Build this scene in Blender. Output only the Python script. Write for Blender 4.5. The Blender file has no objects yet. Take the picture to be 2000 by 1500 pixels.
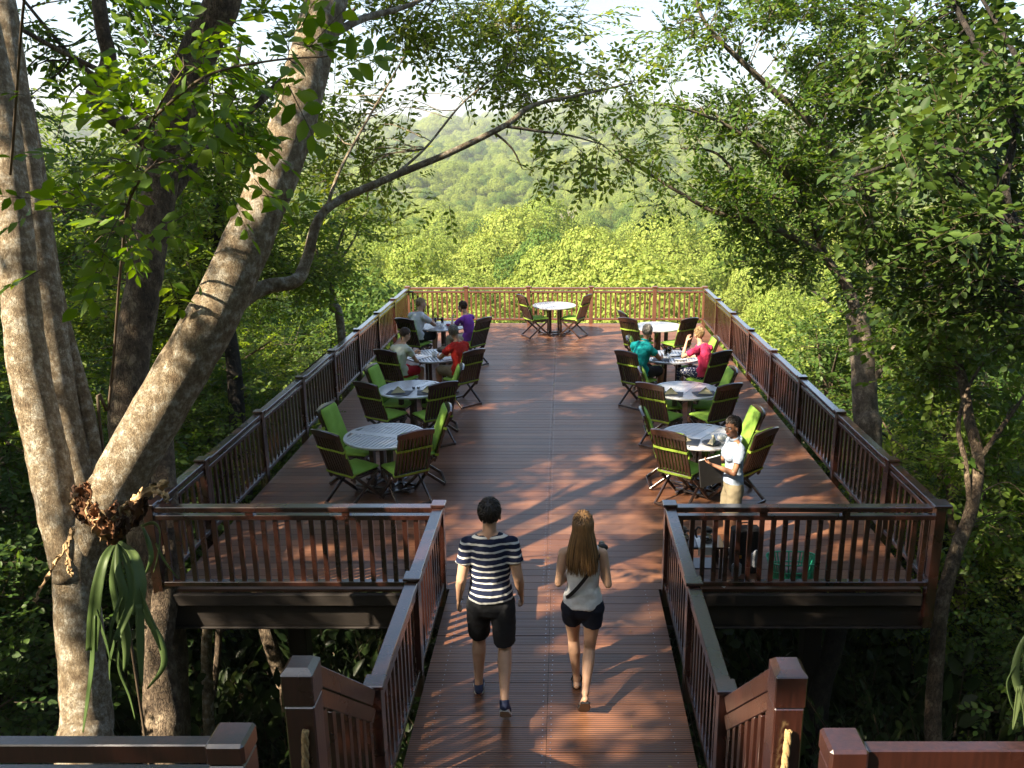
import bpy, bmesh, math, random
import numpy as np
from mathutils import Vector, Matrix
PI = math.pi
R = math.radians
SC = bpy.context.scene
COL = SC.collection

# ------------------------------------------------------------------ camera
FPX = 1650.0                       # focal length in pixels of a 2000 px wide picture
TH = math.atan(445 / FPX)          # pitch below the horizon
CH = 4.3                           # eye height over the deck
cam = bpy.data.cameras.new('camera'); camo = bpy.data.objects.new('camera', cam); COL.objects.link(camo)
cam.sensor_width = 36; cam.lens = 36 * FPX / 2000
cam.shift_x = -0.05
cam.clip_start = 0.1; cam.clip_end = 12000
camo.location = (0, 0, CH); camo.rotation_euler = (PI / 2 - TH, 0, 0)
SC.camera = camo

# ------------------------------------------------------------------ sky and sun
SUN_EL = R(40); SUN_AZ = R(236)    # azimuth of the sun, clockwise from +Y
sdir = Vector((math.sin(SUN_AZ) * math.cos(SUN_EL), math.cos(SUN_AZ) * math.cos(SUN_EL), math.sin(SUN_EL)))
w = bpy.data.worlds.new('World'); SC.world = w; w.use_nodes = True
nt = w.node_tree; bg = nt.nodes['Background']
sky = nt.nodes.new('ShaderNodeTexSky'); sky.sky_type = 'NISHITA'; sky.sun_disc = False
sky.sun_elevation = SUN_EL; sky.sun_rotation = SUN_AZ
sky.air_density = 1.0; sky.dust_density = 1.5; sky.ozone_density = 1.2
nt.links.new(sky.outputs[0], bg.inputs[0]); bg.inputs[1].default_value = 0.075
sl = bpy.data.lights.new('sun', 'SUN'); sl.energy = 5.0; sl.angle = R(0.53); sl.color = (1.0, 0.85, 0.63)
so = bpy.data.objects.new('sun', sl); COL.objects.link(so)
so.rotation_euler = sdir.to_track_quat('Z', 'Y').to_euler()
SC.view_settings.view_transform = 'Standard'; SC.view_settings.look = 'None'
SC.view_settings.exposure = 2.0; SC.view_settings.gamma = 1.0
SC.cycles.max_bounces = 8; SC.cycles.diffuse_bounces = 3; SC.cycles.glossy_bounces = 2
SC.cycles.transmission_bounces = 5; SC.cycles.transparent_max_bounces = 6; SC.cycles.volume_bounces = 0
SC.cycles.caustics_reflective = False; SC.cycles.caustics_refractive = False
SC.cycles.sample_clamp_indirect = 6
try:
    SC.cycles.use_denoising = True; SC.cycles.denoiser = 'OPENIMAGEDENOISE'
    SC.cycles.denoising_prefilter = 'ACCURATE'
except Exception: pass

_c, _s = math.cos(TH), math.sin(TH)
def PZ(x, y, z):                   # the point at height z that was measured at photo pixel x, y
    u = (x - 1100) / FPX; v = (750 - y) / FPX
    d = (u, _c + v * _s, -_s + v * _c); t = (z - CH) / d[2]
    return Vector((d[0] * t, d[1] * t, z))
def PD(x, y, D):                   # the point at distance D along the view axis
    u = (x - 1100) / FPX; v = (750 - y) / FPX
    return Vector((u * D, (_c + v * _s) * D, CH + (-_s + v * _c) * D))

# ------------------------------------------------------------------ materials
def newmat(name):
    m = bpy.data.materials.new(name); m.use_nodes = True
    return m, m.node_tree, m.node_tree.nodes, m.node_tree.links, m.node_tree.nodes['Principled BSDF']
def N(ns, t, **kw):
    n = ns.new(t)
    for k, v in kw.items(): setattr(n, k, v)
    return n
def ramp(ns, stops):
    r = ns.new('ShaderNodeValToRGB'); e = r.color_ramp.elements
    while len(e) < len(stops): e.new(0.5)
    for i, (p, c) in enumerate(stops):
        e[i].position = p; e[i].color = (*c, 1) if len(c) == 3 else c
    return r
def noise(ns, ls, scale=5, detail=3, vec=None, rough=.55):
    n = ns.new('ShaderNodeTexNoise'); n.inputs['Scale'].default_value = scale
    n.inputs['Detail'].default_value = detail; n.inputs['Roughness'].default_value = rough
    if vec: ls.new(vec, n.inputs['Vector'])
    return n
def plain(name, col, rough=.6, metal=0, var=.15, scale=30, bump=.0, spec=.5, coat=0, trans=0):
    m, t, ns, ls, b = newmat(name)
    tc = N(ns, 'ShaderNodeTexCoord')
    n = noise(ns, ls, scale, 4, tc.outputs['Object'])
    r = ramp(ns, [(0.3, [c * (1 - var) for c in col]), (0.7, [min(1, c * (1 + var)) for c in col])])
    ls.new(n.outputs['Fac'], r.inputs[0]); ls.new(r.outputs[0], b.inputs['Base Color'])
    b.inputs['Roughness'].default_value = rough; b.inputs['Metallic'].default_value = metal
    b.inputs['Specular IOR Level'].default_value = spec
    b.inputs['Coat Weight'].default_value = coat; b.inputs['Coat Roughness'].default_value = .12
    if trans: b.inputs['Transmission Weight'].default_value = trans
    if bump:
        bp = N(ns, 'ShaderNodeBump'); bp.inputs['Strength'].default_value = bump; bp.inputs['Distance'].default_value = .01
        ls.new(n.outputs['Fac'], bp.inputs['Height']); ls.new(bp.outputs[0], b.inputs['Normal'])
    return m
def wood(name, c1, c2, rough=.35, axis='Z', scale=1.0, coat=.25, bump=.25, ior=1.5):
    m, t, ns, ls, b = newmat(name); b.inputs['Coat IOR'].default_value = ior
    tc = N(ns, 'ShaderNodeTexCoord'); mp = N(ns, 'ShaderNodeMapping')
    geo = N(ns, 'ShaderNodeNewGeometry')
    s = {'X': (1, 14, 14), 'Y': (14, 1, 14), 'Z': (14, 14, 1)}[axis]
    mp.inputs['Scale'].default_value = [v * scale for v in s]
    ls.new(tc.outputs['Object'], mp.inputs['Vector'])
    n = noise(ns, ls, 4, 5, mp.outputs[0])
    n2 = noise(ns, ls, 2.2, 3, geo.outputs['Position'])
    mx = N(ns, 'ShaderNodeMath', operation='MULTIPLY_ADD'); mx.inputs[1].default_value = .6; mx.inputs[2].default_value = .0
    ls.new(n.outputs['Fac'], mx.inputs[0])
    ad = N(ns, 'ShaderNodeMath', operation='MULTIPLY_ADD'); ad.inputs[1].default_value = .4
    ls.new(n2.outputs['Fac'], ad.inputs[0]); ls.new(mx.outputs[0], ad.inputs[2])
    r = ramp(ns, [(0.33, c1), (0.68, c2)])
    ls.new(ad.outputs[0], r.inputs[0]); ls.new(r.outputs[0], b.inputs['Base Color'])
    rr = N(ns, 'ShaderNodeMapRange'); rr.inputs[3].default_value = rough - .1; rr.inputs[4].default_value = rough + .15
    ls.new(n2.outputs['Fac'], rr.inputs[0]); ls.new(rr.outputs[0], b.inputs['Roughness'])
    b.inputs['Coat Weight'].default_value = coat; b.inputs['Coat Roughness'].default_value = .2
    bp = N(ns, 'ShaderNodeBump'); bp.inputs['Strength'].default_value = bump; bp.inputs['Distance'].default_value = .004
    ls.new(n.outputs['Fac'], bp.inputs['Height']); ls.new(bp.outputs[0], b.inputs['Normal'])
    return m
def leafmat(name, c1, c2, c3, trans=.38, rough=.5, world_scale=.25, spec=.35):
    m, t, ns, ls, b = newmat(name)
    geo = N(ns, 'ShaderNodeNewGeometry'); oi = N(ns, 'ShaderNodeObjectInfo')
    nz = noise(ns, ls, world_scale, 2, geo.outputs['Position'])
    a = N(ns, 'ShaderNodeMath', operation='MULTIPLY_ADD'); a.inputs[1].default_value = .5
    ls.new(geo.outputs['Random Per Island'], a.inputs[0])
    a2 = N(ns, 'ShaderNodeMath', operation='MULTIPLY'); a2.inputs[1].default_value = .42
    ls.new(nz.outputs['Fac'], a2.inputs[0]); ls.new(a2.outputs[0], a.inputs[2])
    a3 = N(ns, 'ShaderNodeMath', operation='MULTIPLY_ADD'); a3.inputs[1].default_value = .25; 
    ls.new(oi.outputs['Random'], a3.inputs[0]); ls.new(a.outputs[0], a3.inputs[2])
    r = ramp(ns, [(0.15, c1), (0.5, c2), (0.93, c3)])
    ls.new(a3.outputs[0], r.inputs[0]); ls.new(r.outputs[0], b.inputs['Base Color'])
    b.inputs['Roughness'].default_value = rough; b.inputs['Specular IOR Level'].default_value = spec
    tr = N(ns, 'ShaderNodeBsdfTranslucent'); mxs = N(ns, 'ShaderNodeMixShader'); mxs.inputs[0].default_value = trans
    hs = N(ns, 'ShaderNodeHueSaturation'); hs.inputs['Hue'].default_value = .475; hs.inputs['Saturation'].default_value = 1.1; hs.inputs['Value'].default_value = 1.6
    ls.new(r.outputs[0], hs.inputs['Color']); ls.new(hs.outputs[0], tr.inputs['Color'])
    ls.new(b.outputs[0], mxs.inputs[1]); ls.new(tr.outputs[0], mxs.inputs[2])
    ls.new(mxs.outputs[0], ns['Material Output'].inputs[0])
    return m
def barkmat(name, c1, c2, c3, scale=1.0, bump=.8, rough=.85, stretch=.35, crack=.6):
    m, t, ns, ls, b = newmat(name)
    tc = N(ns, 'ShaderNodeTexCoord'); mp = N(ns, 'ShaderNodeMapping'); mp.inputs['Scale'].default_value = (1, 1, stretch)
    ls.new(tc.outputs['Object'], mp.inputs[0])
    n1 = noise(ns, ls, 4.5 * scale, 8, tc.outputs['Object'], .72)
    n2 = noise(ns, ls, 14 * scale, 8, mp.outputs[0], .7)
    v = N(ns, 'ShaderNodeTexVoronoi', feature='DISTANCE_TO_EDGE'); v.inputs['Scale'].default_value = 16 * scale
    nd = noise(ns, ls, 9 * scale, 3, mp.outputs[0])
    vm = N(ns, 'ShaderNodeMixRGB'); vm.inputs[0].default_value = .25
    ls.new(mp.outputs[0], vm.inputs[1]); ls.new(nd.outputs['Color'], vm.inputs[2]); ls.new(vm.outputs[0], v.inputs['Vector'])
    r = ramp(ns, [(0.36, c1), (0.5, c2), (0.62, c3)])
    ls.new(n1.outputs['Fac'], r.inputs[0])
    mx = N(ns, 'ShaderNodeMixRGB', blend_type='MULTIPLY'); mx.inputs[0].default_value = .75
    r2 = ramp(ns, [(0.35, (.45, .4, .36)), (0.6, (1.1, 1.1, 1.1))])
    ls.new(n2.outputs['Fac'], r2.inputs[0]); ls.new(r.outputs[0], mx.inputs[1]); ls.new(r2.outputs[0], mx.inputs[2])
    mc = N(ns, 'ShaderNodeMixRGB', blend_type='MULTIPLY'); mc.inputs[0].default_value = crack
    cr = ramp(ns, [(0.0, (.30, .24, .18)), (0.11, (1, 1, 1))]); ls.new(v.outputs['Distance'], cr.inputs[0]); ls.new(mx.outputs[0], mc.inputs[1]); ls.new(cr.outputs[0], mc.inputs[2])
    ls.new(mc.outputs[0], b.inputs['Base Color'])
    b.inputs['Roughness'].default_value = rough
    h = N(ns, 'ShaderNodeMath', operation='MULTIPLY_ADD'); h.inputs[1].default_value = .7
    vr = N(ns, 'ShaderNodeMapRange'); vr.inputs[2].default_value = .12
    ls.new(v.outputs['Distance'], vr.inputs[0])
    ls.new(vr.outputs[0], h.inputs[0]); ls.new(n2.outputs['Fac'], h.inputs[2])
    bp = N(ns, 'ShaderNodeBump'); bp.inputs['Strength'].default_value = bump; bp.inputs['Distance'].default_value = .025 / scale
    ls.new(h.outputs[0], bp.inputs['Height']); ls.new(bp.outputs[0], b.inputs['Normal'])
    return m

M = {}
M['rail'] = wood('rail_wood', (.013, .0045, .0035), (.046, .014, .009), .26, 'Z', 1, 1.0, .25, 1.9)
M['rail_paler'] = wood('paler_rail_wood', (.09, .038, .022), (.17, .078, .048), .4, 'Z', 1, .3)  # paler, browner rail wood, used only for the far railing
M['chair'] = wood('chair_wood', (.013, .006, .004), (.055, .021, .011), .34, 'Z', 1.2, .8, .25, 1.7)
M['tablewood'] = wood('pale_table_wood', (.40, .41, .45), (.45, .46, .50), .28, 'X', .5, .6, .02)
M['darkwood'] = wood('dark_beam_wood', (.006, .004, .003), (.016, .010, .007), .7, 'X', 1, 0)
M['steel'] = plain('screw_steel', (.55, .55, .56), .3, 1)
M['green'] = plain('green_cushion_cloth', (.22, .38, .06), .85, var=.10, scale=8, bump=.35, spec=.2)
M['lime'] = plain('lime_tie_cloth', (.30, .44, .06), .85, var=.1, bump=.3, spec=.2)
M['white'] = plain('white_china', (.8, .8, .78), .2, var=.03)
M['paper'] = plain('white_paper', (.78, .79, .8), .7, var=.03)
M['napkin'] = plain('beige_napkin_cloth', (.72, .64, .46), .85, var=.08, bump=.3)
M['placemat'] = plain('dark_placemat', (.035, .04, .055), .6)
M['black'] = plain('black_plastic', (.012, .012, .013), .35)
M['blackcloth'] = plain('black_cloth', (.010, .009, .010), .8, bump=.3)
M['glass'] = plain('clear_glass', (.95, .97, .97), .03, trans=1, var=.01)
M['juice'] = plain('orange_juice', (.8, .32, .02), .3, var=.05)
M['basket'] = plain('green_basket_plastic', (.03, .38, .22), .35, var=.08)
M['gold'] = plain('brass_buckle', (.8, .42, .10), .3, .8)
M['rope'] = plain('hemp_rope', (.36, .25, .11), .95, var=.35, scale=60, bump=.6)

def deckmat(name):
    m, t, ns, ls, b = newmat(name)
    geo = N(ns, 'ShaderNodeNewGeometry'); sp = N(ns, 'ShaderNodeSeparateXYZ'); ls.new(geo.outputs['Position'], sp.inputs[0])
    # fine grooves that run along each board
    f = N(ns, 'ShaderNodeMath', operation='MULTIPLY'); f.inputs[1].default_value = 1 / .0242; ls.new(sp.outputs[1], f.inputs[0])
    fr = N(ns, 'ShaderNodeMath', operation='PINGPONG'); fr.inputs[1].default_value = .5; ls.new(f.outputs[0], fr.inputs[0])
    g = N(ns, 'ShaderNodeMapRange'); g.inputs[1].default_value = .10; g.inputs[2].default_value = .24; ls.new(fr.outputs[0], g.inputs[0])
    mp = N(ns, 'ShaderNodeMapping'); mp.inputs['Scale'].default_value = (1.2, 18, 1); ls.new(geo.outputs['Position'], mp.inputs[0])
    n1 = noise(ns, ls, 2.5, 5, mp.outputs[0]); n2 = noise(ns, ls, .8, 4, geo.outputs['Position'])
    isl = N(ns, 'ShaderNodeMath', operation='MULTIPLY_ADD'); isl.inputs[1].default_value = .42
    ls.new(geo.outputs['Random Per Island'], isl.inputs[0])
    q = N(ns, 'ShaderNodeMath', operation='MULTIPLY_ADD'); q.inputs[1].default_value = .4; ls.new(n1.outputs['Fac'], q.inputs[0])
    q2 = N(ns, 'ShaderNodeMath', operation='MULTIPLY'); q2.inputs[1].default_value = .45; ls.new(n2.outputs['Fac'], q2.inputs[0])
    ls.new(q2.outputs[0], q.inputs[2]); ls.new(q.outputs[0], isl.inputs[2])
    r = ramp(ns, [(0.3, (.105, .042, .020)), (0.55, (.18, .073, .035)), (0.85, (.28, .13, .07))])
    ls.new(isl.outputs[0], r.inputs[0])
    mx = N(ns, 'ShaderNodeMixRGB', blend_type='MULTIPLY'); mx.inputs[0].default_value = 1
    r2 = ramp(ns, [(0, (.30, .28, .27)), (1, (1, 1, 1))]); ls.new(g.outputs[0], r2.inputs[0])
    ls.new(r.outputs[0], mx.inputs[1]); ls.new(r2.outputs[0], mx.inputs[2]); ls.new(mx.outputs[0], b.inputs['Base Color'])
    rr = N(ns, 'ShaderNodeMapRange'); rr.inputs[3].default_value = .24; rr.inputs[4].default_value = .42
    ls.new(n2.outputs['Fac'], rr.inputs[0]); ls.new(rr.outputs[0], b.inputs['Roughness'])
    b.inputs['Specular IOR Level'].default_value = .68
    bp = N(ns, 'ShaderNodeBump'); bp.inputs['Strength'].default_value = .9; bp.inputs['Distance'].default_value = .004
    ls.new(g.outputs[0], bp.inputs['Height']); ls.new(bp.outputs[0], b.inputs['Normal'])
    return m
M['deck'] = deckmat('grooved_deck_boards')

# ------------------------------------------------------------------ mesh helpers
def frame_of(d, up=Vector((0, 0, 1))):
    d = Vector(d).normalized(); up = Vector(up)
    x = d.cross(up)
    if x.length < 1e-4: x = d.cross(Vector((0, 1, 0)))
    if x.length < 1e-4: x = d.cross(Vector((1, 0, 0)))
    x.normalize(); return x, x.cross(d).normalized()
class MB:
    def __init__(s): s.v = []; s.f = []; s.mi = []; s.cur = 0
    def add(s, vs, fs):
        o = len(s.v); s.v += [tuple(v) for v in vs]; s.f += [tuple(i + o for i in f) for f in fs]; s.mi += [s.cur] * len(fs)
    def hexa(s, p):                # eight corners: bottom four then top four
        s.add(p, [(3, 2, 1, 0), (4, 5, 6, 7), (0, 1, 5, 4), (1, 2, 6, 5), (2, 3, 7, 6), (3, 0, 4, 7)])
    def box(s, x0, x1, y0, y1, z0, z1):
        s.hexa([(x0, y0, z0), (x1, y0, z0), (x1, y1, z0), (x0, y1, z0), (x0, y0, z1), (x1, y0, z1), (x1, y1, z1), (x0, y1, z1)])
    def bar(s, a, b, wd, ht, up=(0, 0, 1)):
        a = Vector(a); b = Vector(b); x, z = frame_of(b - a, up); x = x * wd / 2; z = z * ht / 2
        s.hexa([a - x - z, a + x - z, b + x - z, b - x - z, a - x + z, a + x + z, b + x + z, b - x + z])
    def tube(s, pts, rad, seg=8, cap=True, flat=1.0, side=None):
        pts = [Vector(p) for p in pts]; n = len(pts); vs = []; fs = []
        if not hasattr(rad, '__len__'): rad = [rad] * n
        X = None
        for i in range(n):
            d = (pts[min(i + 1, n - 1)] - pts[max(i - 1, 0)]).normalized()
            if X is None:
                X, Z = frame_of(d, side or (0, 0, 1))
            else:
                X = X - d * X.dot(d); X.normalize()
            Z = X.cross(d)
            for k in range(seg):
                a = 2 * PI * k / seg
                vs.append(pts[i] + (X * math.cos(a) + Z * math.sin(a) * flat) * rad[i])
        for i in range(n - 1):
            for k in range(seg):
                k2 = (k + 1) % seg
                fs.append((i * seg + k, i * seg + k2, (i + 1) * seg + k2, (i + 1) * seg + k))
        if cap:
            fs.append(tuple(reversed(range(seg)))); fs.append(tuple((n - 1) * seg + k for k in range(seg)))
        s.add(vs, fs)
    def lathe(s, c, prof, seg=24):
        c = Vector(c); vs = []; fs = []; n = len(prof)
        for r, z in prof:
            for k in range(seg):
                a = 2 * PI * k / seg; vs.append(c + Vector((r * math.cos(a), r * math.sin(a), z)))
        for i in range(n - 1):
            for k in range(seg):
                k2 = (k + 1) % seg; fs.append((i * seg + k, i * seg + k2, (i + 1) * seg + k2, (i + 1) * seg + k))
        s.add(vs, fs)
    def loft(s, cs, rx, ry, xdir, seg=18, rnd=(1, 1)):   # elliptical sections with rounded ends
        cs = [Vector(c) for c in cs]; n = len(cs); rings = []
        xd = Vector(xdir)
        def fr(i):
            d = (cs[min(i + 1, n - 1)] - cs[max(i - 1, 0)]).normalized()
            X = (xd - d * xd.dot(d)).normalized(); return d, X, d.cross(X)
        d, X, Y = fr(0)
        for a in ((80, 60, 35) if rnd[0] else ()):
            q = math.cos(R(a)); e = math.sin(R(a)) * min(rx[0], ry[0]) * rnd[0]
            rings.append((cs[0] - d * e, X, Y, rx[0] * q, ry[0] * q))
        for i in range(n):
            d, X, Y = fr(i); rings.append((cs[i], X, Y, rx[i], ry[i]))
        for a in ((35, 60, 80) if rnd[1] else ()):
            q = math.cos(R(a)); e = math.sin(R(a)) * min(rx[-1], ry[-1]) * rnd[1]
            rings.append((cs[-1] + d * e, X, Y, rx[-1] * q, ry[-1] * q))
        vs = []; fs = []
        for c, X, Y, a, b in rings:
            for k in range(seg):
                t = 2 * PI * k / seg; vs.append(c + X * math.cos(t) * a + Y * math.sin(t) * b)
        for i in range(len(rings) - 1):
            for k in range(seg):
                k2 = (k + 1) % seg; fs.append((i * seg + k, i * seg + k2, (i + 1) * seg + k2, (i + 1) * seg + k))
        m = len(rings) - 1
        fs.append(tuple(reversed(range(seg)))); fs.append(tuple(m * seg + k for k in range(seg)))
        s.add(vs, fs)
    def ball(s, c, r, seg=14):
        r = Vector(r) if hasattr(r, '__len__') else Vector((r, r, r)); c = Vector(c); vs = []; fs = []; nr = seg // 2
        for i in range(1, nr):
            a = PI * i / nr
            for k in range(seg):
                t = 2 * PI * k / seg; vs.append(c + Vector((math.sin(a) * math.cos(t) * r.x, math.sin(a) * math.sin(t) * r.y, -math.cos(a) * r.z)))
        for i in range(nr - 2):
            for k in range(seg):
                k2 = (k + 1) % seg; fs.append((i * seg + k, i * seg + k2, (i + 1) * seg + k2, (i + 1) * seg + k))
        o = len(vs); vs += [c - Vector((0, 0, r.z)), c + Vector((0, 0, r.z))]
        for k in range(seg):
            k2 = (k + 1) % seg; fs.append((o, k2, k)); fs.append((o + 1, (nr - 2) * seg + k, (nr - 2) * seg + k2))
        s.add(vs, fs)
    def build(s, name, mat, parent=None, bevel=0, smooth=False, org=None, loc=None):
        me = bpy.data.meshes.new(name)
        vs = s.v
        if org is not None: vs = [(v[0] - org[0], v[1] - org[1], v[2] - org[2]) for v in vs]
        me.from_pydata(vs, [], s.f)
        for m_ in (mat if isinstance(mat, (list, tuple)) else [mat]): me.materials.append(m_)
        me.polygons.foreach_set('material_index', s.mi)
        if smooth: me.polygons.foreach_set('use_smooth', [True] * len(me.polygons))
        if bevel:
            bm = bmesh.new(); bm.from_mesh(me)
            bmesh.ops.bevel(bm, geom=[e for e in bm.edges if e.calc_face_angle(0) > .5], offset=bevel, segments=1, affect='EDGES')
            bm.to_mesh(me); bm.free()
        me.update()
        o = bpy.data.objects.new(name, me); COL.objects.link(o)
        if parent: o.parent = parent
        if loc is not None: o.location = loc
        return o
def tag(o, label=None, cat=None, group=None, kind=None):
    if label: o['label'] = label
    if cat: o['category'] = cat
    if group: o['group'] = group
    if kind: o['kind'] = kind
    return o
def thing(name, label, cat, loc=(0, 0, 0), rz=0, group=None):
    o = bpy.data.objects.new(name, None); COL.objects.link(o)
    o.empty_display_size = .1; o.location = loc; o.rotation_euler = (0, 0, rz)
    return tag(o, label, cat, group)
def copy_tree(o, parent=None):
    c = o.copy(); COL.objects.link(c); c.parent = parent
    for ch in list(o.children): copy_tree(ch, c)
    return c

# ------------------------------------------------------------------ terrain
def smooth(a, b, x):
    t = np.clip((x - a) / (b - a), 0, 1); return t * t * (3 - 2 * t)
def ground_z(x, y):
    x = np.asarray(x, float); y = np.asarray(y, float)
    r = np.hypot(x, y)
    z = -4.2 + 0 * x
    z = z - 4.5 * smooth(8, 40, y) - 9 * smooth(40, 150, y) - 6 * smooth(120, 330, y)
    z = z + 2.2 * (y < 0) * np.clip(-y / 4, 0, 1) + 17 * smooth(-3, -26, y) + 2.0 * smooth(6, 20, -x) * smooth(40, 10, y) + 1.0 * smooth(8, 25, x) * smooth(40, 10, y)  # ground behind the viewer is raised to block low sky light
    rise = smooth(330, 950, y)
    z = z + rise * (28 + 10 * np.sin(x / 160 + 1.2) + 7 * np.sin(x / 71 + y / 120))
    hill = smooth(900, 2200, y)
    z = z + hill * (40 + 20 * np.sin(x / 420 + 2.2) + 13 * np.sin(x / 190 + .6) + 7 * np.sin(x / 83))
    z = z + 3.0 * np.sin(x / 33 + .5) * np.sin(y / 41) * smooth(60, 200, y)
    z = z + .12 * np.sin(x * 1.3 + .4) * np.sin(y * 1.1)
    return z
def make_ground():
    xs = np.sign(np.linspace(-1, 1, 161)) * np.abs(np.linspace(-1, 1, 161)) ** 2.6 * 4200
    t = np.linspace(0, 1, 200); ys = -40 + 40 * t / .12 * (t < .12) + (t >= .12) * (40 + (np.clip((t - .12) / .88, 0, 1)) ** 2.4 * 4200)
    X, Y = np.meshgrid(xs, ys); Z = ground_z(X, Y)
    V = np.stack([X, Y, Z], -1).reshape(-1, 3)
    nx = len(xs); F_ = []
    for j in range(len(ys) - 1):
        for i in range(nx - 1):
            a = j * nx + i; F_.append((a, a + 1, a + nx + 1, a + nx))
    m, t_, ns, ls, b = newmat('forest_ground')
    geo = N(ns, 'ShaderNodeNewGeometry')
    sp = N(ns, 'ShaderNodeSeparateXYZ'); ls.new(geo.outputs['Position'], sp.inputs[0])
    n1 = noise(ns, ls, .6, 5, geo.outputs['Position']); n2 = noise(ns, ls, .05, 6, geo.outputs['Position'], .65)
    r1 = ramp(ns, [(.3, (.035, .024, .014)), (.6, (.07, .05, .03)), (.75, (.05, .07, .02))]); ls.new(n1.outputs['Fac'], r1.inputs[0])
    r2 = ramp(ns, [(.35, (.07, .10, .025)), (.5, (.13, .17, .04)), (.66, (.20, .17, .09))]); ls.new(n2.outputs['Fac'], r2.inputs[0])
    mr = N(ns, 'ShaderNodeMapRange'); mr.inputs[1].default_value = 60; mr.inputs[2].default_value = 300; ls.new(sp.outputs[1], mr.inputs[0])
    mx = N(ns, 'ShaderNodeMixRGB'); ls.new(mr.outputs[0], mx.inputs[0]); ls.new(r1.outputs[0], mx.inputs[1]); ls.new(r2.outputs[0], mx.inputs[2])
    ls.new(mx.outputs[0], b.inputs['Base Color']); b.inputs['Roughness'].default_value = .95
    me = bpy.data.meshes.new('ground'); me.from_pydata([tuple(v) for v in V], [], F_); me.materials.append(m)
    me.polygons.foreach_set('use_smooth', [True] * len(me.polygons)); me.update()
    o = bpy.data.objects.new('ground', me); COL.objects.link(o); tag(o, kind='structure')
make_ground()

# ------------------------------------------------------------------ deck floor
DX0, DX1, DY0, DY1 = -4.02, 3.68, 7.84, 22.18
WX0, WX1, WY0 = -1.17, .98, 4.75
SEAM = -.18
def deck_floor():
    mb = MB(); bw = .145; gap = .005
    rng = random.Random(3)
    y = DY0
    while y < DY1 - .02:
        y1 = min(y + bw - gap, DY1)
        for a, b in ((DX0, SEAM - .0015), (SEAM + .0015, DX1)):
            dz = rng.uniform(-.001, .001); mb.box(a, b, y, y1, -.03 + dz, dz)
        y += bw
    y = DY0 - bw
    while y > WY0:
        x0, x1 = WX0, WX1
        for a, b in ((x0, SEAM + .05), (SEAM + .053, x1)):
            dz = rng.uniform(-.001, .001); mb.box(a, b, y, y + bw - gap, -.03 + dz, dz)
        y -= bw
    fl = mb.build('deck_floor', M['deck']); tag(fl, kind='structure')
    sc = MB()
    def dot(x, y):
        r = .0055; sc.add([(x + r * math.cos(k * PI / 3), y + r * math.sin(k * PI / 3), .0035) for k in range(6)], [tuple(range(6))])
    y = DY0
    while y < DY1:
        for x in (SEAM - .03, SEAM + .03):
            for q in (.03, .105): dot(x + rng.uniform(-.004, .004), y + q)
        y += bw
    y = DY0 - bw
    while y > WY0:
        for x in (SEAM + .02, SEAM + .085, -1.02, .84):
            for q in (.03, .105): dot(x + rng.uniform(-.004, .004), y + q)
        y -= bw
    o = sc.build('screw_heads', M['steel'], fl); o['kind'] = 'stuff'
deck_floor()
def substructure():
    t = thing('deck_frame', 'dark timber frame of beams and posts carrying the raised restaurant deck', 'deck frame')
    def beam(x0, x1, y0, y1, z0, z1, n='beam'):
        b = MB(); b.box(x0, x1, y0, y1, z0, z1); return b.build(n, M['darkwood'], t, .006)
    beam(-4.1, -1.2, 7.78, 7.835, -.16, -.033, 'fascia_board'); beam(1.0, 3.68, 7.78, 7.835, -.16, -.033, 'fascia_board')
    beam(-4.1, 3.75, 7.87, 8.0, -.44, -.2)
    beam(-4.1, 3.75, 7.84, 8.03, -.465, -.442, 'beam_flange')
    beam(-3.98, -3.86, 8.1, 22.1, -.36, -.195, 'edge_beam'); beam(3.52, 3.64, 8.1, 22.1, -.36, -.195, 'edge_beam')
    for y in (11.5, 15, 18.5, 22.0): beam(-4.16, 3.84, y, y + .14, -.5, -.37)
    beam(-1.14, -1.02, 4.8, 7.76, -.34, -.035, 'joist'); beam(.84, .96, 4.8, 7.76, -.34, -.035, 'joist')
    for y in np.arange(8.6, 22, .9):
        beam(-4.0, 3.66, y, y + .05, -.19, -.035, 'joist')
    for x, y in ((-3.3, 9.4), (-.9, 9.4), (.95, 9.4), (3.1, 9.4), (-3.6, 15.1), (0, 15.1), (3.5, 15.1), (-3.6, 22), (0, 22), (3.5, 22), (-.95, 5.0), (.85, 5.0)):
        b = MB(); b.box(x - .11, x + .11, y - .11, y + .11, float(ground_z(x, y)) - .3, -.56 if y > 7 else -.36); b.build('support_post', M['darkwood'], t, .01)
substructure()

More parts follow.
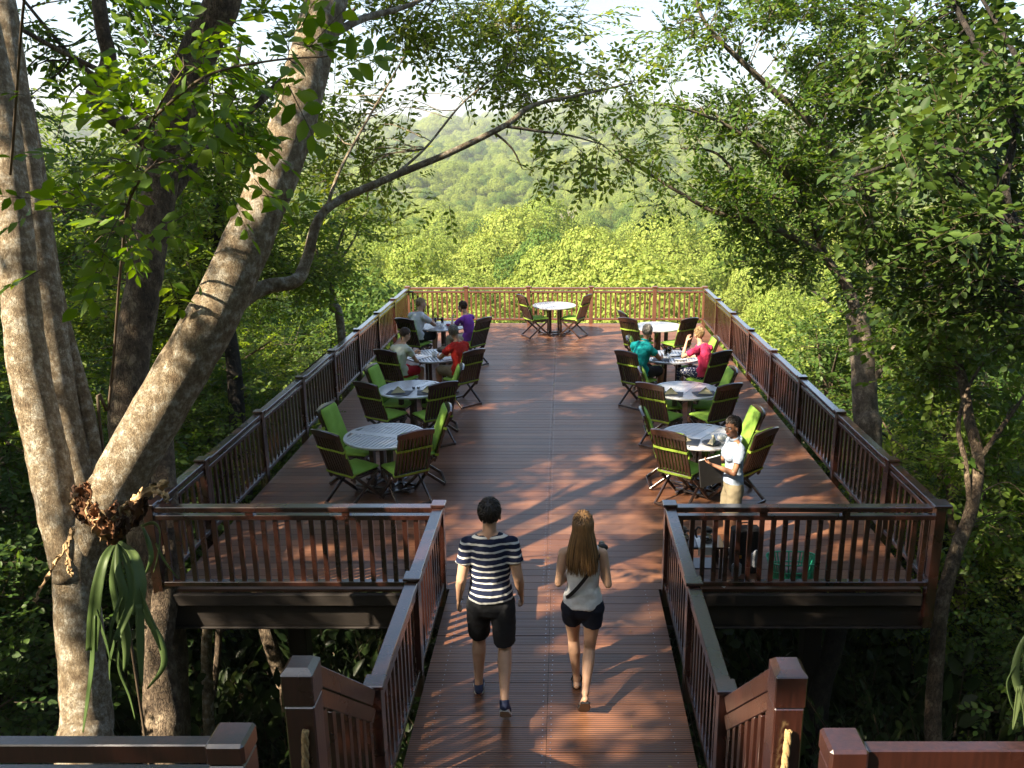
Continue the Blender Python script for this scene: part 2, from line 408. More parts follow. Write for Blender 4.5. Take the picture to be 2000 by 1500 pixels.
# ------------------------------------------------------------------ railings
def railing(name, label, A, B, cuts, nb, end0=True, end1=True, capz=.95, bot=.12, spacer_only=False, post_down=-.15, endcap=.14, mat='rail'):
    """A run of railing from A to B (plan points); cuts are the post positions in metres along it"""
    RM = M[mat]; A = Vector((*A, 0)); B = Vector((*B, 0)); L = (B - A).length; d = (B - A).normalized()
    ang = math.atan2(d.y, d.x)
    t = thing(name, label, 'railing', A, ang)
    cuts = list(cuts); stops = [0] + cuts + [L]
    hp = .05
    posts = ([0] if end0 else []) + ([] if spacer_only else cuts) + ([L] if end1 else [])
    for p in posts:
        b = MB(); b.box(p - hp, p + hp, -hp, hp, post_down, capz - .004); o = b.build('post', RM, t, .004)
        c = MB(); e = endcap / 2; c.box(p - e, p + e, -e, e, capz - .004, capz + .028); c.build('post_cap', RM, o, .006)
    if spacer_only:
        for p in cuts:
            b = MB(); b.box(p - .04, p + .04, -.04, .04, capz - .10, capz - .058); b.build('spacer_block', RM, t)
    segs = []
    e = endcap / 2
    if spacer_only:
        segs = [(e if end0 else 0, L - (e if end1 else 0))]
    else:
        for a, b in zip(stops[:-1], stops[1:]): segs.append((a + e if (a > 0 or end0) else a, b - e if (b < L or end1) else b))
    for a, b in segs:
        m = MB(); m.box(a, b, -.052, .052, capz - .058, capz - .006); m.build('handrail', RM, t, .005)
        i0 = a - e + hp; i1 = b + e - hp
        m = MB(); m.box(i0, i1, -.035, .035, capz - .15, capz - .10); m.build('middle_rail', RM, t, .003)
        m = MB(); m.box(i0, i1, -.035, .035, bot - .05, bot); m.build('bottom_rail', RM, t, .003)
    bal = MB(); bal.box(-.024, .024, -.016, .016, bot - .002, capz - .148)
    proto = None
    for a, b in zip(stops[:-1], stops[1:]):
        n = max(1, int(round((b - a) / nb))) - 1
        for k in range(n + (1 if spacer_only and b < L else 0)):
            p = a + (b - a) * (k + 1) / (n + 1)
            if proto is None: proto = bal.build('baluster', RM, t, .002); o = proto
            else: o = proto.copy(); COL.objects.link(o); o.parent = t
            o.location = (p, 0, 0)
    return t
XL, XR, YF, YN = -4.12, 3.75, 22.25, 7.80
S = 1.87
sidecuts = [1.28 + i * S for i in range(7)]
railing('railing', 'long dark red wooden railing down the left side of the deck', (XL, YN), (XL, YF), [c for c in sidecuts], .155, False, False)
railing('railing', 'long dark red wooden railing down the right side of the deck', (XR, YN), (XR, YF), [c for c in sidecuts], .155, False, False)
railing('railing', 'sunlit far railing at the valley end of the deck', (XL, YF), (XR, YF), [1.55, 3.2, 4.86, 6.55], .128, mat='rail_paler')
railing('railing', 'dark front railing left of the walkway', (XL, YN), (-1.24, YN), [1.0, 1.96], .12, True, False, spacer_only=True)
railing('railing', 'dark front railing right of the walkway in front of the waitress', (1.06, YN), (XR, YN), [.93, 1.75], .122, False, True, spacer_only=True, post_down=-.4, endcap=.18)
railing('railing', 'walkway railing on the side of the man in the striped shirt', (-1.24, 4.85), (-1.24, YN), [1.45], .13)
railing('railing', 'walkway railing on the side of the blond woman in the white top', (1.06, 4.8), (1.06, YN), [1.42], .13)

def stair_rail(label, p0, p1, sgn):
    """rails that climb from the walkway end post up to a thick newel"""
    t = thing('stair_railing', label, 'stair railing', (p1[0], p1[1], 0))
    org = Vector((p1[0], p1[1], 0))
    a = Vector(p0) - org; b = Vector((p1[0], p1[1], p1[2])) - org
    m = MB(); m.box(-.078, .078, -.078, .078, -.3, p1[2] - .22); n = m.build('newel_post', M['rail'], t, .008)
    m = MB(); m.box(-.082, .082, -.082, .082, p1[2] - .215, p1[2] - .03); m.build('newel_block', M['rail'], n, .006)
    m = MB()
    h = .082; q = .055; zt = p1[2]
    m.add([(-h, -h, zt - .03), (h, -h, zt - .03), (h, h, zt - .03), (-h, h, zt - .03), (-q, -q, zt), (q, -q, zt), (q, q, zt), (-q, q, zt)],
          [(3, 2, 1, 0), (4, 5, 6, 7), (0, 1, 5, 4), (1, 2, 6, 5), (2, 3, 7, 6), (3, 0, 4, 7)])
    m.build('newel_cap', M['rail'], n)
    d = (b - a); dn = Vector((d.x, d.y, 0)).normalized()
    for off, nm, w_, hh in ((-.10, 'handrail', .055, .10), (-.235, 'middle_rail', .045, .09), (-.93, 'bottom_rail', .045, .07)):
        s_ = Vector((0, 0, off))
        aa = a + s_ + dn * .052; bb = b + s_ - dn * .083 - Vector((0, 0, 0.02))
        m = MB(); m.bar(aa, bb, w_, hh); m.build(nm, M['rail'], t, .004)
    nbal = 8
    for k in range(nbal):
        f = (k + 1) / (nbal + 1); p = a.lerp(b, f)
        m = MB(); m.box(-.022, .022, -.015, .015, -.66, 0); o = m.build('baluster', M['rail'], t, .002)
        o.location = (p.x, p.y, p.z - .27); o.rotation_euler = (0, 0, math.atan2(d.y, d.x))
stair_rail('dark stair railing climbing from the left end of the walkway to a thick newel', (-1.24, 4.80, 1.02), (-1.37, 3.87, 1.76), -1)
stair_rail('red brown stair railing climbing from the right end of the walkway to a thick newel', (1.06, 4.75, 1.0), (1.175, 3.87, 1.75), 1)
def landing_rail(label, X, sg, zt):
    t = thing('landing_railing', label, 'railing', (X, 2.83, 0))
    m = MB(); m.box(-.07, .07, -.07, .07, .6, zt - .10); p = m.build('post', M['rail'], t, .006)
    m = MB(); m.box(-.076, .076, -.076, .076, zt - .095, zt); m.build('post_cap', M['rail'], p, .012)
    for dz, h, n in ((-.075, .085, 'handrail'), (-.2, .07, 'middle_rail'), (-.9, .07, 'bottom_rail')):
        m = MB(); a, b = sorted((sg * .075, sg * 3.2)); m.box(a, b, -.03, .03, zt + dz - h / 2, zt + dz + h / 2); m.build(n, M['rail'], t, .005)
    for k in range(22):
        m = MB(); x = sg * (.2 + k * .135); m.box(x - .022, x + .022, -.015, .015, zt - .87, zt - .23); m.build('baluster', M['rail'], t)
landing_rail('dark railing across the lower left corner of the view', -1.30, -1, 2.125)
landing_rail('red brown railing across the lower right corner of the view', 1.10, 1, 2.10)
def stairs():
    t = thing('staircase', 'wooden staircase coming down to the near end of the walkway', 'staircase', (0, 4.7, 0))
    for k in range(15):
        y1 = 0.02 - k * .24; z = (k + 1) * .176
        m = MB(); m.box(-1.12, .92, y1 - .27, y1, z - .035, z); m.build('tread', M['deck'], t, .003)
    for x in (-1.17, .94):
        m = MB(); m.add([(x, .05, -.05), (x + .045, .05, -.05), (x + .045, .05, .12), (x, .05, .12), (x, -3.6, 2.3), (x + .045, -3.6, 2.3), (x + .045, -3.6, 2.68), (x, -3.6, 2.68)],
              [(0, 1, 2, 3), (7, 6, 5, 4), (0, 4, 5, 1), (1, 5, 6, 2), (2, 6, 7, 3), (3, 7, 4, 0)]); m.build('stringer', M['rail'], t)
stairs()
def rope(label, p, seed):
    # three-strand rope hanging from the newel and swinging back below
    t = thing('rope', label, 'rope', p)
    for s in range(3):
        m = MB(); pts = []
        for i in range(70):
            f = i / 69; z = -f * 1.0; a = f * 30 + s * 2 * PI / 3
            c = Vector((-.015 * math.sin(f * 3) - .03 * f * f, -.02 * math.sin(f * PI), z))
            pts.append(c + Vector((math.cos(a), math.sin(a), 0)) * .0095)
        m.tube(pts, .0115, 7); m.build('strand', M['rope'], t, smooth=True)
rope('thick hemp rope hanging against the dark left newel', (-1.34, 3.765, 1.42), 0)
rope('thick hemp rope hanging against the red brown right newel', (1.17, 3.765, 1.42), 1)

# ------------------------------------------------------------------ foliage
M['leaf_near'] = leafmat('near_leaves', (.03, .08, .010), (.08, .17, .016), (.16, .26, .03), .5)
M['leaf_dark'] = leafmat('dark_leaves', (.022, .055, .012), (.05, .105, .018), (.10, .17, .03), .42)
M['leaf_mid'] = leafmat('mid_leaves', (.03, .075, .012), (.075, .15, .02), (.16, .22, .04), .48)
M['leaf_lit'] = leafmat('sunlit_tone_leaves', (.05, .11, .015), (.11, .19, .025), (.22, .28, .05), .58)  # brighter leaf copy; the sunlit look is put into the colour
M['leaf_shade'] = leafmat('shade_tone_leaves', (.012, .034, .008), (.03, .07, .013), (.09, .15, .028), .36)  # darker leaf copy for the right edge tree; its shade is in the colour
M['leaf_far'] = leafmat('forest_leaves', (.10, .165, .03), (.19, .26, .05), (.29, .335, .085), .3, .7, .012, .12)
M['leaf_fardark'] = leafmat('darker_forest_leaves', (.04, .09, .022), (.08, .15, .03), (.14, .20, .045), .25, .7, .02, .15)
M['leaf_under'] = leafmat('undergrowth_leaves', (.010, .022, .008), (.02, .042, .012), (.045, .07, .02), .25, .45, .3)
M['bark_pale'] = barkmat('pale_lichen_bark', (.18, .125, .07), (.32, .255, .165), (.56, .52, .43), 2.6, 1.0, .85, .3, .45)
M['bark_grey'] = barkmat('grey_mottled_bark', (.07, .055, .038), (.13, .105, .08), (.26, .22, .17), 1.2, .5)
M['bark_brown'] = barkmat('rough_brown_bark', (.06, .042, .026), (.12, .085, .055), (.24, .19, .13), 1.3, 1.0)
M['bark_dark'] = barkmat('dark_bark', (.010, .008, .006), (.022, .017, .013), (.045, .035, .027), 1.3, .9)
M['twig'] = plain('twig_bark', (.09, .065, .04), .8)
M['deadwood'] = plain('bleached_wood', (.36, .31, .27), .9)

def spray(rng, L, n, ll, lw=.42, droop=.25):
    """one leafy twig along +x; returns vertices, faces (quads), material index per face"""
    V = []; F_ = []; MI = []
    for k in range(n):
        f = (k + 1) / n; sd = 1 if k % 2 else -1
        bx = L * f * .98; bz = -droop * L * f * f * .6
        a = sd * R(rng.uniform(35, 75)) if k < n - 1 else R(rng.uniform(-15, 15))
        d = Vector((math.cos(a), math.sin(a), rng.uniform(-.35, .15))).normalized()
        side = Vector((-math.sin(a), math.cos(a), rng.uniform(-.5, .5))).normalized()
        up = d.cross(side)
        l = ll * rng.uniform(.7, 1.15); ww = l * lw * rng.uniform(.85, 1.15)
        b = Vector((bx, 0, bz)) + d * l * .08
        fold = rng.uniform(.05, .3); dr = rng.uniform(.0, .3)
        o = len(V)
        for (s_, t_, h_) in ((0, 0, 0), (.5, .32, fold), (.42, .68, fold), (0, 1, 0), (-.42, .68, fold), (-.5, .32, fold)):
            V.append(b + d * l * t_ + side * ww * s_ + up * (ww * abs(s_) * h_ * 1.2 - l * dr * t_ * t_))
        F_ += [(o, o + 1, o + 2, o + 3), (o, o + 3, o + 4, o + 5)]; MI += [0, 0]
    for ax in (Vector((0, 1, 0)), Vector((0, 0, 1))):
        o = len(V); w_ = L * .008 + .0012
        V += [Vector((0, 0, 0)) - ax * w_, Vector((0, 0, 0)) + ax * w_, Vector((L, 0, -droop * L * .6)) + ax * w_ * .4, Vector((L, 0, -droop * L * .6)) - ax * w_ * .4]
        F_.append((o, o + 1, o + 2, o + 3)); MI.append(1)
    return np.array([tuple(v) for v in V]), np.array(F_), np.array(MI)
def cluster(rng, L, n, ll):
    """coarse leaf clump for far trees: separate leaf-like quads"""
    V = []; F_ = []
    for k in range(n):
        c = Vector((rng.uniform(0, L), rng.gauss(0, L * .25), rng.gauss(0, L * .2)))
        a = Vector((rng.gauss(0, 1), rng.gauss(0, 1), rng.gauss(0, .5))).normalized()
        b = a.cross(Vector((rng.gauss(0, .5), rng.gauss(0, .5), 1))).normalized(); l = ll * rng.uniform(.7, 1.2); o = len(V)
        V += [c - a * l * .5, c + b * l * .28, c + a * l * .5, c - b * l * .28]; F_.append((o, o + 1, o + 2, o + 3))
    return np.array([tuple(v) for v in V]), np.array(F_), np.zeros(len(F_), int)
def scatter(name, P, D, S_, tmpl, mats, seed, parent=None, tilt=.6):
    """places leafy twigs at points P, pointing along D, sizes S_"""
    rg = np.random.default_rng(seed); n = len(P); nt_ = len(tmpl)
    D = D / (np.linalg.norm(D, axis=1, keepdims=True) + 1e-9)
    up = np.array([0, 0, 1.0]) + rg.normal(0, tilt * .6, (n, 3))
    Y = np.cross(up, D); Y /= (np.linalg.norm(Y, axis=1, keepdims=True) + 1e-9); Z = np.cross(D, Y)
    Rm = np.stack([D, Y, Z], -1) * S_[:, None, None]
    which = rg.integers(0, nt_, n); VV = []; FF = []; MM = []; off = 0
    for k in range(nt_):
        idx = np.where(which == k)[0]
        if not len(idx): continue
        V, F_, mi = tmpl[k]
        v = np.einsum('nij,mj->nmi', Rm[idx], V) + P[idx][:, None, :]
        VV.append(v.reshape(-1, 3)); m_ = V.shape[0]
        FF.append((F_[None] + (np.arange(len(idx)) * m_)[:, None, None] + off).reshape(-1, 4)); off += len(idx) * m_
        MM.append(np.tile(mi, len(idx)))
    return mesh_np(name, np.concatenate(VV), np.concatenate(FF), np.concatenate(MM), mats, parent)
def mesh_np(name, V, F_, MI, mats, parent=None, link=True):
    me = bpy.data.meshes.new(name); nv, nf = len(V), len(F_)
    me.vertices.add(nv); me.vertices.foreach_set('co', V.astype(np.float32).ravel())
    me.loops.add(nf * 4); me.polygons.add(nf)
    me.loops.foreach_set('vertex_index', F_.astype(np.int32).ravel())
    me.polygons.foreach_set('loop_start', np.arange(0, nf * 4, 4, dtype=np.int32))
    try: me.polygons.foreach_set('loop_total', np.full(nf, 4, np.int32))
    except Exception: pass
    me.polygons.foreach_set('material_index', MI.astype(np.int32))
    for m_ in mats: me.materials.append(m_)
    me.update(calc_edges=True)
    o = bpy.data.objects.new(name, me)
    if link: COL.objects.link(o)
    if parent: o.parent = parent
    return o
_T = {}
def templ(kind):
    if kind in _T: return _T[kind]
    rng = random.Random(hash(kind) % 1000 if isinstance(kind, int) else sum(map(ord, str(kind))))
    L, n, ll, lw = {'tiny': (.28, 9, .075, .45), 'small': (.36, 9, .10, .45), 'med': (.45, 9, .13, .42), 'big': (.42, 7, .17, .5), 'large': (.7, 9, .22, .5), 'round': (.34, 8, .10, .62), 'thin': (.34, 9, .085, .34)}[kind]
    _T[kind] = [spray(rng, L, n, ll, lw) for _ in range(6)]
    return _T[kind]

def smoothpath(pts, rad, sub=5, jit=0, rng=None):
    pts = [Vector(p) for p in pts]; n = len(pts); P = []; Q = []
    for i in range(n - 1):
        p0 = pts[max(i - 1, 0)]; p1 = pts[i]; p2 = pts[i + 1]; p3 = pts[min(i + 2, n - 1)]
        for k in range(sub):
            t = k / sub; t2 = t * t; t3 = t2 * t
            p = .5 * ((2 * p1) + (p2 - p0) * t + (2 * p0 - 5 * p1 + 4 * p2 - p3) * t2 + (3 * p1 - p0 - 3 * p2 + p3) * t3)
            r = rad[i] + (rad[i + 1] - rad[i]) * t
            if jit and rng: r *= 1 + rng.uniform(-jit, jit)
            P.append(p); Q.append(r)
    P.append(pts[-1]); Q.append(rad[-1]); return P, Q

def make_tree(name, label, cat, stems, clumps, kind, leaf, bark, seed, group=None, base=None, tpn=1.0, tilt=.6, twr=.022, dirup=.1, keep=None):
    """stems: [(points, radii)] ; clumps: [(centre, (rx, ry, rz), number of boughs, sprays per bough)] in world coordinates"""
    rng = random.Random(seed); rg = np.random.default_rng(seed)
    b0 = Vector(stems[0][0][0]) if base is None else Vector(base)
    t = thing(name, label, cat, b0, 0, group)
    tr = MB(); samp = []
    for pts, rad in stems:
        P, Q = smoothpath(pts, rad, 6, .035, rng); tr.tube(P, Q, 14 if max(rad) > .06 else 8)
        m = len(P); samp += [(P[i], Q[i]) for i in range(m // 4, m)]
    SP = np.array([tuple(p) for p, q in samp]); SQ = np.array([q for p, q in samp])
    pos = []; dr = []
    for c, rr, nb, ns_ in clumps:
        c = np.array(tuple(c)); rr = np.array(rr)
        for k in range(nb):
            v = rg.normal(0, 1, 3); v /= np.linalg.norm(v); v *= rg.uniform(.25, 1) ** .5
            q = c + v * rr
            dd = np.linalg.norm(SP - q, axis=1) + 0.4 * np.maximum(0, SP[:, 2] - q[2]); i = int(np.argmin(dd))
            s0 = SP[i]; ln = np.linalg.norm(q - s0)
            mid = s0 * .45 + q * .55 + np.array([0, 0, .10 * ln]) + rg.normal(0, .06 * ln, 3)
            r0 = min(SQ[i] * .6, twr * (1 + .35 * ln))
            P, Q = smoothpath([s0, s0 * .75 + mid * .25 + rg.normal(0, .03 * ln, 3), mid, q], [r0, r0 * .8, r0 * .55, .004], 4)
            if ln < 6 and (keep is None or bool(keep(np.array([q])).all())): tr.tube(P, Q, 5, False)
            br = max(.28, .33 * float(np.mean(rr)) if nb > 3 else .45 * float(np.mean(rr)))
            k2 = int(ns_)
            pp = q + rg.normal(0, 1, (k2, 3)) * np.array([br, br, br * .6]) * .62
            # some sprays along the bough
            fidx = rg.integers(len(P) // 2, len(P), k2); al = rg.random(k2) < .3
            PP = np.array([tuple(p) for p in P]); pp[al] = PP[fidx[al]] + rg.normal(0, .05, (int(al.sum()), 3))
            pos.append(pp); d_ = (pp - q) + rg.normal(0, .25, (k2, 3)) + (q - s0) / (ln + .01) * .3; d_[:, 2] += dirup - .1; dr.append(d_)
    o = tr.build('trunk', bark, t, 0, True, org=b0)
    if pos:
        pos = np.concatenate(pos) - np.array(tuple(b0)); dr = np.concatenate(dr)
        if keep is not None:
            k_ = keep(pos + np.array(tuple(b0))); pos = pos[k_]; dr = dr[k_]
        scatter('crown', pos, dr, rg.uniform(.7, 1.25, len(pos)) * tpn, templ(kind), [leaf, M['twig']], seed, t, tilt)
    return t

# ---- generic trees for the surrounding woodland (copied, with their own turn and size)
def generic_stems(rng, H, r, lean=.15, nl=4):
    a = rng.uniform(0, 6.28); tx, ty = math.cos(a) * lean * H, math.sin(a) * lean * H
    st = [([(0, 0, -.3), (tx * .15 + rng.uniform(-.1, .1), ty * .15, H * .28), (tx * .5, ty * .5 + rng.uniform(-.2, .2), H * .6), (tx, ty, H * .92)], [r * 1.15, r * .8, r * .5, r * .12])]
    for k in range(nl):
        f = .35 + .45 * k / nl; b = a + k * 2.4 + rng.uniform(-.4, .4); l = H * rng.uniform(.25, .4)
        p = Vector((tx * f * f * 1.1, ty * f * f * 1.1, H * f))
        st.append(([p, p + Vector((math.cos(b) * l * .4, math.sin(b) * l * .4, l * .35)), p + Vector((math.cos(b) * l, math.sin(b) * l, l * .75))], [r * .45, r * .28, r * .06]))
    return st, (tx, ty)
def generic(name, label, cat, H, rc, kind, leaf, bark, seed, nb=26, ns_=26, tpn=1.0, low=.35):
    rng = random.Random(seed); st, (tx, ty) = generic_stems(rng, H, .02 * H + .03)
    cl = [((tx * .8, ty * .8, H * (.5 + low / 2)), (rc, rc, H * (.5 - low / 2) * .95), nb, ns_)]
    return make_tree(name, label, cat, st, cl, kind, leaf, bark, seed, base=(0, 0, 0), tpn=tpn)

# ------------------------------------------------------------------ far forest and undergrowth
def instancer(name, label, P, RZ, SCL, IDX, protos, kind='stuff'):
    me = bpy.data.meshes.new(name); n = len(P)
    me.vertices.add(n); me.vertices.foreach_set('co', np.asarray(P, np.float32).ravel())
    a = me.attributes.new('rz', 'FLOAT_VECTOR', 'POINT'); v = np.zeros((n, 3), np.float32); v[:, 2] = RZ; a.data.foreach_set('vector', v.ravel())
    a = me.attributes.new('scl', 'FLOAT_VECTOR', 'POINT'); a.data.foreach_set('vector', np.asarray(SCL, np.float32).ravel())
    a = me.attributes.new('idx', 'INT', 'POINT'); a.data.foreach_set('value', np.asarray(IDX, np.int32))
    o = bpy.data.objects.new(name, me); COL.objects.link(o); tag(o, label, None, None, kind)
    g = bpy.data.node_groups.new(name + '_nodes', 'GeometryNodeTree')
    g.interface.new_socket('Geometry', in_out='INPUT', socket_type='NodeSocketGeometry')
    g.interface.new_socket('Geometry', in_out='OUTPUT', socket_type='NodeSocketGeometry')
    gi = g.nodes.new('NodeGroupInput'); go = g.nodes.new('NodeGroupOutput')
    iop = g.nodes.new('GeometryNodeInstanceOnPoints'); jn = g.nodes.new('GeometryNodeJoinGeometry')
    for p in reversed(protos):
        oi = g.nodes.new('GeometryNodeObjectInfo'); oi.inputs['Object'].default_value = p
        oi.inputs['As Instance'].default_value = True
        g.links.new(oi.outputs['Geometry'], jn.inputs[0])
    def attr(nm, ty):
        q = g.nodes.new('GeometryNodeInputNamedAttribute'); q.data_type = ty; q.inputs['Name'].default_value = nm; return q.outputs['Attribute']
    g.links.new(gi.outputs[0], iop.inputs['Points']); g.links.new(jn.outputs[0], iop.inputs['Instance'])
    iop.inputs['Pick Instance'].default_value = True
    g.links.new(attr('idx', 'INT'), iop.inputs['Instance Index'])
    g.links.new(attr('rz', 'FLOAT_VECTOR'), iop.inputs['Rotation']); g.links.new(attr('scl', 'FLOAT_VECTOR'), iop.inputs['Scale'])
    g.links.new(iop.outputs[0], go.inputs[0])
    md = o.modifiers.new('instances', 'NODES'); md.node_group = g
    return o
def crown_proto(name, seed, rad, H, nl, nc, ll, mat, flat=.62):
    """a broad crown of leafy domes; the leaves lie along the skin of each dome"""
    rg = np.random.default_rng(seed); C_ = []; Nn = []
    lobes = [(np.array([0, 0, H - rad * .42]), rad * .5)]
    for k in range(nl):
        a = k * 2.4 + rg.uniform(-.3, .3); r = rad * (.45 + .4 * (k % 2)) * rg.uniform(.85, 1.1); lr = rad * rg.uniform(.30, .42)
        lobes.append((np.array([r * math.cos(a), r * math.sin(a), H - rad * .55 - r * .38 + rg.normal(0, .2)]), lr))
    for c, lr in lobes:
        m = int(nc * (lr / rad) ** 2 * 1.6); v = rg.normal(0, 1, (m, 3)); v[:, 2] = np.abs(v[:, 2]) * 1.1 - .45; v /= np.linalg.norm(v, axis=1, keepdims=True)
        # small bumps break the skin of the dome into tufts
        bump = 1 + .10 * np.sin(v[:, 0] * 9 + c[0]) * np.sin(v[:, 1] * 9 + c[1]) * 1.4
        C_.append(c + v * lr * np.array([1, 1, flat / .62 * .8]) * (bump * rg.uniform(.86, 1.05, m))[:, None]); Nn.append(v)
    P = np.concatenate(C_); Nn = np.concatenate(Nn) + rg.normal(0, .42, (len(P), 3)); Nn /= np.linalg.norm(Nn, axis=1, keepdims=True)
    a = np.cross(Nn, rg.normal(0, 1, (len(P), 3))); a /= np.linalg.norm(a, axis=1, keepdims=True); b = np.cross(Nn, a); n = len(P)
    s1 = (ll * rg.uniform(.6, 1.15, n))[:, None]
    V = np.stack([P - a * s1 * .5, P + b * s1 * .30, P + a * s1 * .5, P - b * s1 * .30], 1).reshape(-1, 3); F_ = np.arange(n * 4).reshape(-1, 4)
    o = mesh_np(name, V, F_, np.zeros(n, int), [mat]); COL.objects.unlink(o); return o
def far_forest():
    rg = np.random.default_rng(11)
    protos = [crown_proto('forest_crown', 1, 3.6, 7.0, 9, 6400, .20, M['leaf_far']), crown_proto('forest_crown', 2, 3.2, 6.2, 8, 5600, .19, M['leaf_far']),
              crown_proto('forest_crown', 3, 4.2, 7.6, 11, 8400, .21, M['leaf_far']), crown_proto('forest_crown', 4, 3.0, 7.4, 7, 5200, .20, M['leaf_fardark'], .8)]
    pts = []; sc = []
    def zone(y0, y1, sp, s0, s1, wl=.74, wr=.62, cond=None):
        ys = np.arange(y0, y1, sp)
        for y in ys:
            xs = np.arange(-wl * y - 6, wr * y + 6, sp)
            X = xs + rg.uniform(-.45, .45, len(xs)) * sp; Y = y + rg.uniform(-.45, .45, len(xs)) * sp
            if cond is not None:
                k = cond(X, Y); X = X[k]; Y = Y[k]
            pts.append(np.stack([X, Y, ground_z(X, Y)], -1)); s = rg.uniform(s0, s1, len(X))
            sc.append(np.stack([s * rg.uniform(.9, 1.1, len(s)), s * rg.uniform(.9, 1.1, len(s)), s * rg.uniform(.8, 1.15, len(s))], -1))
    zone(27, 70, 5.4, .7, 1.3)
    zone(70, 180, 7.4, .95, 1.65)
    zone(180, 420, 8.5, 1.0, 1.7)
    zone(420, 1100, 14, 1.7, 2.6)
    zone(1100, 2500, 34, 4.0, 6.0)
    P = np.concatenate(pts); S_ = np.concatenate(sc); n = len(P)
    # thin the wood where the hillside is bare and dry
    f = np.sin(P[:, 0] / 90 + 1) * np.sin(P[:, 1] / 130 + .5) + .5 * np.sin(P[:, 0] / 37 + P[:, 1] / 55)
    k = ~((P[:, 1] > 450) & (P[:, 1] < 1100) & (f > .25) & (rg.random(n) < .8))
    P = P[k]; S_ = S_[k]; n = len(P)
    idx = rg.choice([0, 1, 2, 3], n, p=[.31, .28, .25, .16])
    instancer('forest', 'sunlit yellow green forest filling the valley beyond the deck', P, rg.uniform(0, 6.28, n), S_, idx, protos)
far_forest()
def undergrowth():
    rg = np.random.default_rng(5); pr_ = []
    for s, kd in ((1, 'small'), (2, 'round'), (3, 'thin'), (4, 'big')):
        m = 46; v = rg.normal(0, 1, (m, 3)); v[:, 2] = np.abs(v[:, 2]); p = v * np.array([.33, .33, .30]); p[:, 2] += .1
        o = scatter('bush_proto', p, v + rg.normal(0, .3, (m, 3)), rg.uniform(.8, 1.2, m), templ(kd), [M['leaf_under'], M['twig']], s); COL.objects.unlink(o); pr_.append(o)
    P = []
    for x0, x1, y0, y1, n in ((-17, -3.5, 1, 27, 1500), (3.2, 17, 1, 27, 1500), (-5, 5, 2.5, 26, 900)):
        X = rg.uniform(x0, x1, n); Y = rg.uniform(y0, y1, n); P.append(np.stack([X, Y, ground_z(X, Y) + rg.uniform(-.05, .35, n) ** 1], -1))
    P = np.concatenate(P); n = len(P); s = rg.uniform(.6, 1.5, n)
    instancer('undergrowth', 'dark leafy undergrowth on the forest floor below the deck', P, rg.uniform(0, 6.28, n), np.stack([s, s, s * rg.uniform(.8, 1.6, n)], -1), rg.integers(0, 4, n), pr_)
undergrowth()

# ------------------------------------------------------------------ the trees one can tell apart
def clear(P):
    x, y, z = P[:, 0], P[:, 1], P[:, 2]
    deck = (x > -4.35) & (x < 4.0) & (y > 4) & (y < 22.6) & (z > -.7) & (z < 2.6)
    walk = (x > -1.6) & (x < 1.5) & (y > -3) & (y < 8) & (z < 4.4)
    near = (np.hypot(x, y) < 2.6) & (z > 2) & (z < 8)
    D = y * _c - (z - CH) * _s; px = 1100 + FPX * x / np.maximum(D, .1); py = 750 - FPX * (y * _s + (z - CH) * _c) / np.maximum(D, .1)
    close = (D > 0) & (D < 3.6) & (px > -60) & (px < 2060) & (py > -60) & (py < 1560)
    return ~(deck | walk | near | close)
def clear2(P): return clear(P) & sun_gaps(P)
def PT(*a): return [PD(x, y, d) for x, y, d in a]
def CL(px, py, D, rx, ry, nb, ns_, rd=None):
    k = D / FPX; return (PD(px, py, D), (rx * k, (rd or (rx + ry) * .5 * k), ry * k), nb, ns_)
def sun_gaps(P):
    # gaps in the canopy: the leaves there are fewer, so sun reaches the stems and patches of the deck
    S3 = np.array([sdir.x, sdir.y, sdir.z]); rg = np.random.default_rng(7); k = np.ones(len(P), bool)
    Q = P - S3 * ((P[:, 1] - 6.05) / S3[1])[:, None]; ahead = P[:, 1] < 6.0
    for (x0, z0), (x1, z1), r in (((-3.70, 1.5), (-3.0, 2.9), .30), ((-4.35, 2.2), (-4.7, 5.4), .34), ((-2.9, 3.4), (-2.6, 4.0), .16), ((-2.2, 5.0), (-2.1, 5.3), .16)):
        a = np.array([x0, z0]); b = np.array([x1, z1]); d = b - a; q = Q[:, [0, 2]]; tt = np.clip(((q - a) @ d) / (d @ d), 0, 1)
        k &= ~((np.linalg.norm(q - a - tt[:, None] * d, axis=1) < r) & ahead & (rg.random(len(P)) < .95))
    for c, r in SUNLIT:
        d = P - np.array(c); along = d @ S3; k &= ~((along > 1.0) & (np.linalg.norm(d - along[:, None] * S3, axis=1) < r * 1.2 + .06) & (P[:, 2] > 2.8))
    Q = P - S3 * (P[:, 2] / S3[2])[:, None]; hi = P[:, 2] > 2.8
    for px, py, rx, ry in FLECKS:
        c = PZ(px, py, 0); D = c.y * _c + CH * _s; ax = rx * D / FPX; ay = abs(PZ(px, py - ry, 0).y - PZ(px, py + ry, 0).y) / 2
        k &= ~((((Q[:, 0] - c.x) / (ax + .26)) ** 2 + ((Q[:, 1] - c.y) / (ay + .22)) ** 2 < 1) & hi & (rg.random(len(P)) < .97))
    return k
